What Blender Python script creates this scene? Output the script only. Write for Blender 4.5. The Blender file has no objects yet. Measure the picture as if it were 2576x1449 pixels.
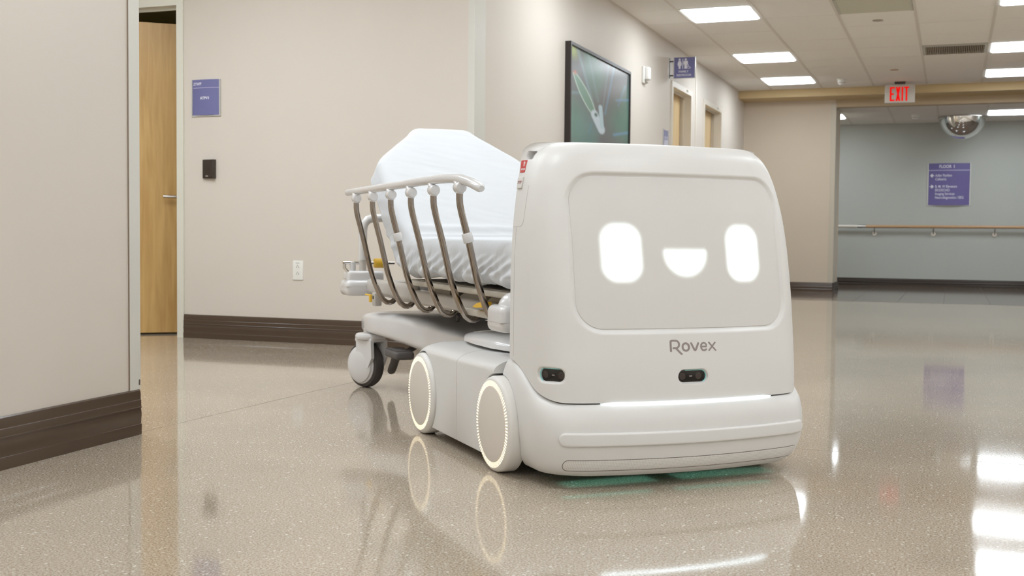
import bpy, bmesh, math, random
from mathutils import Vector, Matrix, noise
random.seed(7)
sc = bpy.context.scene
COL = sc.collection
pi = math.pi

# ---------------------------------------------------------------- camera, world, exposure
FPX = 2936.0
YAW, PITCH, ROLL, CAMH = -0.35945, -0.044537, -0.0095413, 0.67
def camera():
    f = Vector((math.sin(YAW)*math.cos(PITCH), math.cos(YAW)*math.cos(PITCH), math.sin(PITCH)))
    r = Vector((math.cos(YAW), -math.sin(YAW), 0)); d = f.cross(r)
    c, s = math.cos(ROLL), math.sin(ROLL)
    r2 = r*c + d*s; d2 = d*c - r*s
    cam = bpy.data.cameras.new('camera'); o = bpy.data.objects.new('camera', cam); COL.objects.link(o)
    cam.sensor_fit = 'HORIZONTAL'; cam.sensor_width = 36.0; cam.lens = 36.0*FPX/2576.0
    cam.clip_start = 0.02; cam.clip_end = 200
    m = Matrix((( r2.x, -d2.x, -f.x, 0), (r2.y, -d2.y, -f.y, 0), (r2.z, -d2.z, -f.z, CAMH), (0, 0, 0, 1)))
    o.matrix_world = m
    cam.dof.use_dof = True; cam.dof.focus_distance = 3.45; cam.dof.aperture_fstop = 8.0
    sc.camera = o
camera()
w = bpy.data.worlds.new('world'); sc.world = w; w.use_nodes = True
w.node_tree.nodes['Background'].inputs[0].default_value = (0.9, 0.92, 1.0, 1)
w.node_tree.nodes['Background'].inputs[1].default_value = 0.05
sc.view_settings.view_transform = 'Standard'; sc.view_settings.look = 'None'
sc.view_settings.gamma = 1.0; sc.view_settings.use_curve_mapping = False
sc.view_settings.exposure = 0.0
LAMP = 16.2            # radiance of the ceiling troffer lenses
LAMP_COL = (0.88, 0.965, 1.04)

# ---------------------------------------------------------------- materials
def srgb(r, g, b):
    def f(c):
        c /= 255.0
        return c/12.92 if c <= 0.04045 else ((c+0.055)/1.055)**2.4
    return (f(r), f(g), f(b), 1.0)
MATS = {}
def mat(name, col, rough=0.5, metal=0.0, spec=0.5, emit=None, estr=0.0, coat=0.0, bump=None, var=None, sheen=0.0, ior=1.5):
    m = bpy.data.materials.new(name); m.use_nodes = True
    nt = m.node_tree; b = nt.nodes['Principled BSDF']
    if len(col) == 3: col = (*col, 1)
    b.inputs['Base Color'].default_value = col
    b.inputs['Roughness'].default_value = rough; b.inputs['Metallic'].default_value = metal
    b.inputs['Specular IOR Level'].default_value = spec; b.inputs['IOR'].default_value = ior
    if coat: b.inputs['Coat Weight'].default_value = coat; b.inputs['Coat Roughness'].default_value = 0.05
    if emit: b.inputs['Emission Color'].default_value = (*emit[:3], 1); b.inputs['Emission Strength'].default_value = estr
    if bump or var:
        tc = nt.nodes.new('ShaderNodeTexCoord')
    if bump:   # (scale, strength, distance)
        n = nt.nodes.new('ShaderNodeTexNoise'); n.inputs['Scale'].default_value = bump[0]; n.inputs['Detail'].default_value = 4
        bp = nt.nodes.new('ShaderNodeBump'); bp.inputs['Strength'].default_value = bump[1]; bp.inputs['Distance'].default_value = bump[2]
        nt.links.new(tc.outputs['Object'], n.inputs['Vector']); nt.links.new(n.outputs['Fac'], bp.inputs['Height'])
        nt.links.new(bp.outputs['Normal'], b.inputs['Normal'])
    if var:    # (scale, amount)
        n = nt.nodes.new('ShaderNodeTexNoise'); n.inputs['Scale'].default_value = var[0]; n.inputs['Detail'].default_value = 5
        mx = nt.nodes.new('ShaderNodeMix'); mx.data_type = 'RGBA'
        k = var[1]
        mx.inputs['A'].default_value = (col[0]*(1-k), col[1]*(1-k), col[2]*(1-k), 1)
        mx.inputs['B'].default_value = (min(1, col[0]*(1+k)), min(1, col[1]*(1+k)), min(1, col[2]*(1+k)), 1)
        nt.links.new(tc.outputs['Object'], n.inputs['Vector']); nt.links.new(n.outputs['Fac'], mx.inputs['Factor'])
        nt.links.new(mx.outputs['Result'], b.inputs['Base Color'])
    MATS[name] = m
    return m

mat('wall_beige', srgb(217, 208, 197), 0.55, spec=0.35, bump=(220, 0.06, 0.002), var=(3.0, 0.015))
mat('wall_tan', srgb(212, 197, 177), 0.6, spec=0.3, bump=(220, 0.05, 0.002), var=(3.0, 0.015))
mat('wall_blue', srgb(186, 188, 181), 0.6, spec=0.3, bump=(220, 0.05, 0.002), var=(3.0, 0.015))
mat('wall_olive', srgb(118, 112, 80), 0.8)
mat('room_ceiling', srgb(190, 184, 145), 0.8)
mat('guard', srgb(216, 213, 204), 0.35, bump=(300, 0.04, 0.001))
mat('guard_far', srgb(200, 190, 172), 0.4)
mat('guard_line', srgb(140, 124, 108), 0.7)
mat('dark_joint', srgb(95, 82, 70), 0.7)
mat('baseboard', srgb(78, 61, 47), 0.2, spec=0.7, bump=(90, 0.06, 0.002))
mat('baseboard_dark', srgb(52, 40, 30), 0.3, spec=0.5)
mat('tile', srgb(243, 238, 231), 0.85, spec=0.1, bump=(400, 0.15, 0.002), var=(40, 0.02))
mat('tile_back', srgb(150, 138, 122), 0.9)
mat('runner', srgb(224, 216, 205), 0.5)
mat('bulk', srgb(205, 180, 135), 0.6)
mat('soffit', srgb(190, 170, 140), 0.6)
mat('lens', (1, 1, 1), 0.5, emit=LAMP_COL, estr=LAMP)
mat('lens_fill', (1, 1, 1), 0.5, emit=(1.0, 0.92, 0.75), estr=9.0)
mat('lamp_frame', srgb(235, 232, 226), 0.4)
mat('diffuser_dark', srgb(206, 203, 184), 0.7)
mat('vent_frame', srgb(196, 192, 180), 0.5)
mat('vent_slat', srgb(168, 152, 130), 0.5)
mat('vent_dark', srgb(70, 60, 48), 0.8)
mat('disc', srgb(190, 172, 150), 0.6)
mat('disc_grey', srgb(165, 158, 146), 0.5)
mat('plastic_white', srgb(236, 234, 230), 0.35)
mat('frame_paint', srgb(222, 219, 205), 0.35)
mat('frame_paint_far', srgb(226, 218, 205), 0.4)
mat('steel', srgb(190, 186, 180), 0.25, metal=1.0)
mat('sign_purple', srgb(112, 112, 160), 0.4)
mat('sign_purple_far', srgb(106, 97, 152), 0.4)
mat('sign_silver', srgb(205, 203, 200), 0.35, metal=0.4)
mat('sign_white', srgb(232, 230, 240), 0.5)
mat('sign_line', srgb(178, 172, 205), 0.5)
mat('bronze', srgb(52, 42, 33), 0.35, spec=0.6)
mat('bronze_side', srgb(72, 62, 54), 0.4)
mat('outlet_white', srgb(238, 236, 230), 0.35)
mat('outlet_slot', srgb(120, 112, 102), 0.6)
mat('handrail_wood', srgb(196, 158, 118), 0.35, var=(20, 0.08))
mat('black_frame', srgb(46, 38, 34), 0.35)
mat('black_metal', srgb(30, 28, 28), 0.4)
mat('mirror', (0.86, 0.86, 0.86), 0.03, metal=1.0)
mat('exit_panel', srgb(205, 200, 192), 0.35, metal=0.35)
mat('exit_red', (0.25, 0.0, 0.0), 0.5, spec=0.1, emit=(1.0, 0.004, 0.002), estr=0.75)
mat('robot_white', srgb(228, 226, 223), 0.38, spec=0.45, bump=(900, 0.035, 0.0006))
mat('robot_base', srgb(226, 224, 221), 0.38, spec=0.45, bump=(900, 0.035, 0.0006))
mat('robot_panel', srgb(222, 219, 215), 0.42, spec=0.4)
mat('robot_seam', srgb(120, 110, 102), 0.6)
mat('seam_light', srgb(196, 191, 186), 0.6)
mat('robot_grey', srgb(152, 141, 137), 0.5)
mat('wheel_cover', srgb(226, 218, 208), 0.45)
mat('wheel_tyre', srgb(233, 230, 225), 0.45)
mat('led_warm', (1, 1, 1), 0.5, emit=(1.0, 0.80, 0.45), estr=1.05)
mat('led_white', (1, 1, 1), 0.4, emit=(0.74, 0.90, 1.0), estr=5.0)
mat('teal_lamp', (0.2, 0.8, 0.7), 0.5, emit=(0.1, 0.9, 0.7), estr=0.25)
mat('teal_reflect', srgb(150, 215, 215), 0.15, spec=0.7)  # film edge of the cameras, teal reflection painted as its colour
mat('camera_glass', srgb(24, 20, 18), 0.12, spec=0.7)
mat('camera_lens', srgb(62, 52, 48), 0.1, spec=0.8)
mat('tag_red', srgb(206, 78, 74), 0.45)
mat('tag_white', srgb(240, 228, 226), 0.5)
mat('stop_grey', srgb(172, 122, 122), 0.5)
mat('sheet', srgb(215, 217, 220), 0.85, spec=0.15, bump=(700, 0.05, 0.001), sheen=0.2)
mat('bed_white', srgb(222, 220, 219), 0.22, spec=0.55, coat=0.3)
mat('bed_grey', srgb(196, 190, 183), 0.3, spec=0.5)
mat('bed_beige', srgb(196, 188, 174), 0.45)
mat('chrome', srgb(165, 155, 145), 0.06, metal=1.0)
mat('steel_bright', srgb(232, 230, 228), 0.12, metal=1.0)
mat('rubber', srgb(74, 68, 65), 0.6)
mat('pedal', srgb(92, 87, 85), 0.55)
mat('yellow', srgb(236, 190, 60), 0.4)
mat('dark_gap', srgb(60, 52, 48), 0.8)
mat('wood_tan', srgb(176, 140, 104), 0.6)

def nodes(m):
    nt = m.node_tree
    return nt, nt.nodes['Principled BSDF'], lambda t: nt.nodes.new(t), nt.links.new
def ramp(N, pts, interp='LINEAR'):
    r = N('ShaderNodeValToRGB'); cr = r.color_ramp; cr.interpolation = interp
    cr.elements[0].position, cr.elements[0].color = pts[0]; cr.elements[1].position, cr.elements[1].color = pts[-1]
    for p, c in pts[1:-1]:
        e = cr.elements.new(p); e.color = c
    return r
def mixc(N, L, fac, a, b, mode='MIX'):
    x = N('ShaderNodeMix'); x.data_type = 'RGBA'; x.blend_type = mode
    for sock, v in (('Factor', fac), ('A', a), ('B', b)):
        if hasattr(v, 'default_value') or hasattr(v, 'is_linked'): L(v, x.inputs[sock])
        else: x.inputs[sock].default_value = v
    return x.outputs['Result']

def terrazzo():
    m = mat('terrazzo', (0.4, 0.33, 0.26), 0.09, spec=0.55)
    nt, b, N, L = nodes(m)
    tc = N('ShaderNodeTexCoord'); V = tc.outputs['Object']
    n1 = N('ShaderNodeTexNoise'); n1.inputs['Scale'].default_value = 200; n1.inputs['Detail'].default_value = 3; n1.inputs['Roughness'].default_value = 0.7; L(V, n1.inputs['Vector'])
    base = ramp(N, [(0.30, srgb(114, 97, 79)), (0.44, srgb(165, 149, 129)), (0.57, srgb(198, 185, 168)), (0.72, srgb(222, 213, 200))]); L(n1.outputs['Fac'], base.inputs['Fac'])
    big = N('ShaderNodeTexNoise'); big.inputs['Scale'].default_value = 1.3; big.inputs['Detail'].default_value = 3; L(V, big.inputs['Vector'])
    bg = ramp(N, [(0.35, (0.90, 0.90, 0.90, 1)), (0.65, (1.05, 1.05, 1.05, 1))]); L(big.outputs['Fac'], bg.inputs['Fac'])
    c = mixc(N, L, 1.0, base.outputs['Color'], bg.outputs['Color'], 'MULTIPLY')
    # pale marble chips
    v1 = N('ShaderNodeTexVoronoi'); v1.inputs['Scale'].default_value = 62; v1.inputs['Randomness'].default_value = 1.0; L(V, v1.inputs['Vector'])
    sel = N('ShaderNodeSeparateColor'); L(v1.outputs['Color'], sel.inputs['Color'])
    pick = N('ShaderNodeMath'); pick.operation = 'GREATER_THAN'; pick.inputs[1].default_value = 0.68; L(sel.outputs['Red'], pick.inputs[0])
    near = N('ShaderNodeMath'); near.operation = 'LESS_THAN'; near.inputs[1].default_value = 0.21; L(v1.outputs['Distance'], near.inputs[0])
    chip = N('ShaderNodeMath'); chip.operation = 'MULTIPLY'; L(pick.outputs[0], chip.inputs[0]); L(near.outputs[0], chip.inputs[1])
    cf = N('ShaderNodeMath'); cf.operation = 'MULTIPLY'; cf.inputs[1].default_value = .85; L(chip.outputs[0], cf.inputs[0])
    c = mixc(N, L, cf.outputs[0], c, srgb(230, 222, 210))
    v2 = N('ShaderNodeTexVoronoi'); v2.inputs['Scale'].default_value = 150; L(V, v2.inputs['Vector'])
    sel2 = N('ShaderNodeSeparateColor'); L(v2.outputs['Color'], sel2.inputs['Color'])
    p2 = N('ShaderNodeMath'); p2.operation = 'GREATER_THAN'; p2.inputs[1].default_value = 0.70; L(sel2.outputs['Green'], p2.inputs[0])
    q2 = N('ShaderNodeMath'); q2.operation = 'LESS_THAN'; q2.inputs[1].default_value = 0.26; L(v2.outputs['Distance'], q2.inputs[0])
    ch2 = N('ShaderNodeMath'); ch2.operation = 'MULTIPLY'; L(p2.outputs[0], ch2.inputs[0]); L(q2.outputs[0], ch2.inputs[1])
    tone = ramp(N, [(0.0, srgb(136, 119, 100)), (0.5, srgb(158, 141, 120)), (1.0, srgb(216, 208, 196))]); L(sel2.outputs['Blue'], tone.inputs['Fac'])
    c = mixc(N, L, ch2.outputs[0], c, tone.outputs['Color'])
    L(c, b.inputs['Base Color'])
    wv = N('ShaderNodeTexNoise'); wv.inputs['Scale'].default_value = 2.6; wv.inputs['Detail'].default_value = 2; L(V, wv.inputs['Vector'])
    bp = N('ShaderNodeBump'); bp.inputs['Strength'].default_value = 0.03; bp.inputs['Distance'].default_value = 0.01
    L(wv.outputs['Fac'], bp.inputs['Height']); L(bp.outputs['Normal'], b.inputs['Normal'])
    rr = N('ShaderNodeTexNoise'); rr.inputs['Scale'].default_value = 4; L(V, rr.inputs['Vector'])
    rg = N('ShaderNodeMapRange'); rg.inputs['To Min'].default_value = 0.04; rg.inputs['To Max'].default_value = 0.085; L(rr.outputs['Fac'], rg.inputs['Value']); L(rg.outputs[0], b.inputs['Roughness'])
terrazzo()
mat('floor_joint', srgb(148, 131, 112), 0.4)
mat('cross_tile', srgb(106, 90, 78), 0.08, spec=0.6, var=(3, 0.06))

def wood(name, c1, c2, rough=0.35):
    m = mat(name, c1, rough); nt, b, N, L = nodes(m)
    tc = N('ShaderNodeTexCoord'); mp = N('ShaderNodeMapping'); mp.inputs['Scale'].default_value = (9, 9, 0.7); L(tc.outputs['Object'], mp.inputs['Vector'])
    n = N('ShaderNodeTexNoise'); n.inputs['Scale'].default_value = 3; n.inputs['Detail'].default_value = 6; n.inputs['Distortion'].default_value = 0.6; L(mp.outputs[0], n.inputs['Vector'])
    r = ramp(N, [(0.3, c1), (0.7, c2)]); L(n.outputs['Fac'], r.inputs['Fac']); L(r.outputs['Color'], b.inputs['Base Color'])
wood('wood_door', srgb(186, 146, 84), srgb(208, 170, 108))
wood('wood_far', srgb(214, 182, 132), srgb(232, 205, 160))

def grille_mat():
    m = mat('grille', srgb(222, 216, 208), 0.5); nt, b, N, L = nodes(m)
    tc = N('ShaderNodeTexCoord'); mp = N('ShaderNodeMapping'); mp.inputs['Scale'].default_value = (240, 240, 240); L(tc.outputs['Object'], mp.inputs['Vector'])
    sx = N('ShaderNodeSeparateXYZ'); L(mp.outputs[0], sx.inputs[0])
    def sn(o):
        q = N('ShaderNodeMath'); q.operation = 'SINE'; s = N('ShaderNodeMath'); s.operation = 'MULTIPLY'; s.inputs[1].default_value = 6.283; L(o, s.inputs[0]); L(s.outputs[0], q.inputs[0]); return q.outputs[0]
    a = N('ShaderNodeMath'); a.operation = 'ADD'; L(sn(sx.outputs['X']), a.inputs[0]); L(sn(sx.outputs['Z']), a.inputs[1])
    g = N('ShaderNodeMath'); g.operation = 'GREATER_THAN'; g.inputs[1].default_value = 0.9; L(a.outputs[0], g.inputs[0])
    L(mixc(N, L, g.outputs[0], srgb(230, 227, 222), srgb(198, 193, 186)), b.inputs['Base Color'])
grille_mat()

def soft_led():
    # backlit eyes and mouth, soft glow painted into emission (vertex attribute = distance from the rim)
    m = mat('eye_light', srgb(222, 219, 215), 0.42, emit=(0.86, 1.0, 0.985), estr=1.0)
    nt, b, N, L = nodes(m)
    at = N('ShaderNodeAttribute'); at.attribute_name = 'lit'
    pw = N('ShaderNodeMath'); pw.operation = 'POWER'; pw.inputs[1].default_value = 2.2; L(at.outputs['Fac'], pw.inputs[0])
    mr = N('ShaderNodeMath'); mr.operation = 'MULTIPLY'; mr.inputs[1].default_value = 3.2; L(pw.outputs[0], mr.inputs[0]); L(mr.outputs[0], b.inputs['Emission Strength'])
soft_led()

# ---------------------------------------------------------------- mesh helpers
class MB:
    def __init__(s): s.v = []; s.f = []
    def add(s, v, f):
        o = len(s.v); s.v += [tuple(p) for p in v]; s.f += [tuple(i+o for i in q) for q in f]; return s
    def box(s, x0, x1, y0, y1, z0, z1):
        v = [(x0,y0,z0),(x1,y0,z0),(x1,y1,z0),(x0,y1,z0),(x0,y0,z1),(x1,y0,z1),(x1,y1,z1),(x0,y1,z1)]
        return s.add(v, [(0,3,2,1),(4,5,6,7),(0,1,5,4),(1,2,6,5),(2,3,7,6),(3,0,4,7)])
    def loft(s, rings, caps=True, closed=True):
        n = len(rings[0]); o = len(s.v)
        for r in rings: s.v += [tuple(p) for p in r]
        for i in range(len(rings)-1):
            a = o+i*n; b = a+n
            for j in range(n if closed else n-1):
                k = (j+1) % n
                s.f.append((a+j, a+k, b+k, b+j))
        if caps:
            s.f.append(tuple(o+j for j in reversed(range(n)))); e = o+(len(rings)-1)*n
            s.f.append(tuple(e+j for j in range(n)))
        return s
    def tube(s, path, r, seg=14, caps=True, sx=1.0):
        P = [Vector(p) for p in path]; n = len(P); rad = r if isinstance(r, (list, tuple)) else [r]*n
        T = []
        for i in range(n):
            t = (P[min(i+1, n-1)]-P[max(i-1, 0)]); T.append(t.normalized())
        up = Vector((0, 0, 1)) if abs(T[0].z) < 0.9 else Vector((0, 1, 0))
        nrm = (up - T[0]*up.dot(T[0])).normalized(); rings = []
        for i in range(n):
            nrm = (nrm - T[i]*nrm.dot(T[i])).normalized(); bi = T[i].cross(nrm)
            rings.append([P[i]+nrm*(math.cos(2*pi*k/seg)*rad[i])+bi*(math.sin(2*pi*k/seg)*rad[i]*sx) for k in range(seg)])
        return s.loft(rings, caps)
    def cyl(s, a, b, r, seg=24, r2=None, bev=0.0):
        a = Vector(a); b = Vector(b); r2 = r if r2 is None else r2
        if bev:
            d = (b-a).normalized()*bev
            return s.tube([a, a+d*0.3, a+d, b-d, b-d*0.3, b], [r-bev, r-bev*0.3, r, r2, r2-bev*0.3, r2-bev], seg)
        return s.tube([a, b], [r, r2], seg)
    def sphere(s, c, rx, ry, rz, seg=20, rings=12, z0=-1.0, z1=1.0):
        R = []
        for i in range(rings+1):
            t = z0+(z1-z0)*i/rings if (z0, z1) != (-1.0, 1.0) else -math.cos(pi*i/rings)
            t = max(-0.9999, min(0.9999, t)); q = math.sqrt(1-t*t)
            R.append([(c[0]+rx*q*math.cos(2*pi*k/seg), c[1]+ry*q*math.sin(2*pi*k/seg), c[2]+rz*t) for k in range(seg)])
        return s.loft(R)
    def rbox(s, x0, x1, y0, y1, z0, z1, r, seg=4):
        bm = bmesh.new(); bmesh.ops.create_cube(bm, size=1.0)
        for v in bm.verts: v.co = Vector(((x0+x1)/2+v.co.x*(x1-x0), (y0+y1)/2+v.co.y*(y1-y0), (z0+z1)/2+v.co.z*(z1-z0)))
        bmesh.ops.bevel(bm, geom=list(bm.edges), offset=r, segments=seg, profile=0.5, affect='EDGES', clamp_overlap=True)
        bm.verts.index_update()
        s.add([v.co.copy() for v in bm.verts], [[v.index for v in f.verts] for f in bm.faces]); bm.free(); return s
    def poly(s, pts, h, axis='z', t=0.002):
        n = len(pts); return s
    def xf(s, M):
        s.v = [tuple(M @ Vector(p)) for p in s.v]; return s
def mesh(name, mb, m, smooth=True, ang=40):
    me = bpy.data.meshes.new(name); me.from_pydata(mb.v, [], mb.f)
    bm = bmesh.new(); bm.from_mesh(me); bmesh.ops.recalc_face_normals(bm, faces=bm.faces); bm.to_mesh(me); bm.free()
    if m: me.materials.append(MATS[m] if isinstance(m, str) else m)
    if smooth:
        for p in me.polygons: p.use_smooth = True
        me.set_sharp_from_angle(angle=math.radians(ang))
    me.update(); return me
def obj(name, mb, m, parent=None, smooth=True, ang=40, loc=None):
    me = mb if isinstance(mb, bpy.types.Mesh) else mesh(name, mb, m, smooth, ang)
    o = bpy.data.objects.new(name, me); COL.objects.link(o)
    if parent: o.parent = parent
    if loc is not None: o.location = loc
    return o
def tag(o, label, cat, group=None):
    o['label'] = label; o['category'] = cat
    if group: o['group'] = group
    return o
def thing(name, loc=(0, 0, 0), rz=0.0, label=None, cat=None, group=None):
    o = bpy.data.objects.new(name, None); COL.objects.link(o); o.location = loc; o.rotation_euler = (0, 0, rz); o.empty_display_size = 0.1
    if label: tag(o, label, cat, group)
    return o
def struct(name, mb, m, parent=None, smooth=False, label=None, cat=None, ang=40):
    o = obj(name, mb, m, parent, smooth, ang)
    if parent is None:
        o['kind'] = 'structure'
        if label: o['label'] = label
        if cat: o['category'] = cat
    return o
def sempty(name, label, cat, loc=(0, 0, 0)):
    o = thing(name, loc); o['kind'] = 'structure'; o['label'] = label; o['category'] = cat; return o
def text_mb(body, size, bold=0.0, align='CENTER', sx=1.0, extr=0.0006, spacing=1.0):
    cu = bpy.data.curves.new('txt', 'FONT'); cu.body = body; cu.size = size; cu.align_x = align; cu.align_y = 'CENTER'
    cu.extrude = extr; cu.offset = bold; cu.space_character = spacing; cu.resolution_u = 3
    o = bpy.data.objects.new('txt', cu); COL.objects.link(o)
    dg = bpy.context.evaluated_depsgraph_get(); me = bpy.data.meshes.new_from_object(o.evaluated_get(dg))
    mb = MB().add([(v.co.x*sx, v.co.y, v.co.z) for v in me.vertices], [tuple(p.vertices) for p in me.polygons])
    bpy.data.objects.remove(o); bpy.data.curves.remove(cu); bpy.data.meshes.remove(me)
    return mb
def prism(pts, z0=0.0, z1=0.001):
    n = len(pts); mb = MB()
    return mb.add([(x, y, z0) for x, y in pts]+[(x, y, z1) for x, y in pts], [tuple(range(n))[::-1], tuple(range(n, 2*n))]+[(i, (i+1) % n, n+(i+1) % n, n+i) for i in range(n)])
def join(*ms):
    r = MB()
    for m in ms: r.add(m.v, m.f)
    return r
def rrect(w, h, r, n=6, cx=0, cy=0):
    p = []
    for (sx, sy, a0) in ((1, 1, 0), (-1, 1, 90), (-1, -1, 180), (1, -1, 270)):
        for i in range(n+1):
            a = math.radians(a0+90*i/n); p.append((cx+sx*(w/2-r)+r*math.cos(a), cy+sy*(h/2-r)+r*math.sin(a)))
    return p
def circle(cx, cy, r, n=20): return [(cx+r*math.cos(2*pi*i/n), cy+r*math.sin(2*pi*i/n)) for i in range(n)]
def stroke(pts, wd):
    L, Rr = [], []
    P = [Vector(p) for p in pts]; n = len(P)
    for i in range(n):
        t = (P[min(i+1, n-1)]-P[max(i-1, 0)]).normalized(); nn = Vector((-t.y, t.x))
        L.append(P[i]+nn*wd/2); Rr.append(P[i]-nn*wd/2)
    cap = []; t = (P[-1]-P[-2]).normalized(); nn = Vector((-t.y, t.x))
    for i in range(1, 5):
        a = pi/2-pi*i/5; cap.append(P[-1]+(t*math.cos(a)+nn*math.sin(a))*wd/2)
    cap0 = []; t = (P[0]-P[1]).normalized(); nn = Vector((-t.y, t.x))
    for i in range(1, 5):
        a = pi/2-pi*i/5; cap0.append(P[0]+(t*math.cos(a)+nn*math.sin(a))*wd/2)
    return L, Rr, cap, cap0
def stroke_mb(pts, wd, z0=0.0, z1=0.001):
    # ribbon of quads with rounded ends, as a thin slab
    L, Rr, cap, cap0 = stroke(pts, wd); mb = MB()
    n = len(L); 
    def both(poly): mb.add(*(lambda q: (q.v, q.f))(prism([(p.x, p.y) for p in poly], z0, z1)))
    for i in range(n-1): both([L[i], Rr[i], Rr[i+1], L[i+1]])
    both([Rr[-1]]+cap[::-1]+[L[-1]]); both([L[0]]+cap0[::-1]+[Rr[0]])
    return mb
def wallM(origin, xdir, ydir=(0, 0, 1)):
    x = Vector(xdir).normalized(); y = Vector(ydir).normalized(); z = x.cross(y); o = Vector(origin)
    return Matrix(((x.x, y.x, z.x, o.x), (x.y, y.y, z.y, o.y), (x.z, y.z, z.z, o.z), (0, 0, 0, 1)))

# ================================================================ THE SETTING
XW = -2.593; YB = 6.25; ZC = 2.549; Z2 = 2.359; YBULK = 15.07; YG = 15.517; YBL = 17.954; XR = 5.2; XE = -1.424  # XR: hall widened to the right to hold the added fill lights
def WAx(y): return -2.484-0.0507*(y-2.527)      # face of the near left wall
YA = 3.172
# --- floor
fl = struct('floor', MB().add([(-7.5,-5,0),(XR+0.2,-5,0),(XR+0.2,13.03,0),(-7.5,13.03,0)], [(0,1,2,3)]), 'terrazzo', label='polished beige terrazzo floor with pale chips', cat='floor')
for (x0, x1, y0, y1) in ((-1.1, XR, 3.788, 3.790), (-2.532, -2.530, 3.2, 6.22)):
    obj('floor_joint', MB().box(x0, x1, y0, y1, -0.002, 0.0004), 'floor_joint', fl, False)
fl2 = struct('floor_cross', MB().add([(-6,13.03,-0.004),(6,13.03,-0.004),(6,18.2,-0.004),(-6,18.2,-0.004)], [(0,1,2,3)]), 'dark_joint', label='dark glossy tile floor of the crossing corridor', cat='floor')
tm = {}
for j, (y0, y1) in enumerate(((13.03, 13.95), (13.955, 14.87), (14.875, 15.79), (15.795, 16.71), (16.715, 17.63), (17.635, 17.96))):
    for i in range(8):
        x0 = -0.061+(i-5)*0.462; x1 = x0+0.459
        if y1 > y0 and x0 < 1.8:
            key = round(y1-y0, 3)
            if key not in tm: tm[key] = mesh('floor_tile', MB().box(0, 0.459, 0, y1-y0, -0.003, 0.0), 'cross_tile', False)
            obj('floor_tile', tm[key], None, fl2, loc=(x0, y0, 0))
obj('threshold_strip', MB().box(-2.59, XR, 13.018, 13.034, -0.002, 0.0012), 'steel', fl2, False)

# --- walls
T = 0.14
def wall(name, mb, m, label): return struct(name, mb, m, label=label, cat='wall')
def quad_prism(p0, p1, depth, z0, z1):       # vertical slab from p0 to p1 (plan), thickened to the left of travel
    a = Vector((*p0, 0)); b = Vector((*p1, 0)); t = (b-a).normalized(); n = Vector((-t.y, t.x, 0))*depth
    return MB().add([(*p0, z0), (*p1, z0), (p1[0]+n.x, p1[1]+n.y, z0), (p0[0]+n.x, p0[1]+n.y, z0), (*p0, z1), (*p1, z1), (p1[0]+n.x, p1[1]+n.y, z1), (p0[0]+n.x, p0[1]+n.y, z1)],
                    [(0,3,2,1),(4,5,6,7),(0,1,5,4),(1,2,6,5),(2,3,7,6),(3,0,4,7)])
wall('wall_left_near', join(quad_prism((WAx(-5), -5), (WAx(YA), YA), 0.2, 0, 2.6), MB().box(-7.2, WAx(YA)-.006, YA-0.14, YA+0.007, 0, 2.6)), 'wall_beige', 'beige painted wall closing the picture on the left')
wall('wall_alcove_side', MB().box(-7.3, -7.15, 3.0, 6.5, 0, 2.6), 'wall_beige', 'beige end wall of the side corridor')
DX0, DX1 = -5.52, -4.637     # alcove door opening
FX = -4.587
mb = MB().box(FX, XW, YB, YB+T, 0, 2.6).box(-7.3, DX0-0.05, YB, YB+T, 0, 2.6).box(DX0-0.05, FX, YB, YB+T, 2.16, 2.6)
wall('wall_alcove', mb, 'wall_beige', 'beige wall with the purple room sign and outlet')
D1 = (11.30, 12.136); D2 = (12.869, 13.841); DH = 2.145
mb = MB()
g_ = 0.03
for a, b, z0, z1 in ((YB+T, D1[0]-g_, 0, 2.6), (D1[1]+g_, D2[0]-g_, 0, 2.6), (D2[1]+g_, YG+0.2, 0, 2.6), (D1[0]-g_, D1[1]+g_, DH+g_, 2.6), (D2[0]-g_, D2[1]+g_, DH+g_, 2.6)):
    mb.box(XW-T, XW, a, b, z0, z1)
wall('wall_left_far', mb, 'wall_beige', 'long beige corridor wall with framed picture and restroom doors')
wall('wall_end', MB().box(XW-0.5, XE, YG, YG+0.66, 0, Z2+0.24), 'wall_tan', 'beige wall stub at the far end of the corridor')
wall('wall_cross', MB().box(-6, 6, YBL, YBL+0.15, 0, 2.6), 'wall_blue', 'grey blue far wall with the handrail')
wall('wall_cross_left', MB().box(-6.1, -6, 15.4, 18.1, 0, 2.6), 'wall_blue', 'end wall of the crossing corridor')
wall('wall_cross_right', MB().box(6, 6.1, 15.4, 18.1, 0, 2.6), 'wall_blue', 'other end wall of the crossing corridor')
wall('wall_right', MB().box(XR, XR+0.15, -5, YG, 0, 2.6), 'wall_beige', 'beige wall on the right of the corridor')
wall('wall_cross_near', join(MB().box(XR+0.15, 6, YG, YG+0.15, 0, 2.6), MB().box(-6, XW-0.5, YG, YG+0.66, 0, 2.6)), 'wall_beige', 'near wall of the crossing corridor')
wall('wall_back', MB().box(-7.3, XR+0.1, -5.15, -5, 0, 2.6), 'wall_beige', 'beige wall behind the viewpoint')
# header over the opening
bh = wall('wall_header', MB().box(XW-0.1, XR+0.1, YBULK, YG+0.02, 2.451, 2.62), 'bulk', 'tan painted bulkhead across the end of the corridor ceiling')
obj('header_return', MB().box(XE+0.002, XR, YG, YG+0.14, 2.355, 2.451), 'soffit', bh, False)
# room behind the alcove door
wall('wall_room', join(MB().box(-7.3, -4.0, 8.8, 8.9, 0, 2.6), MB().box(-4.0, -3.9, 6.4, 8.9, 0, 2.6), MB().box(-7.3, -7.2, 6.4, 8.9, 0, 2.6)), 'wall_olive', 'dim olive wall of the room behind the open door')

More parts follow.
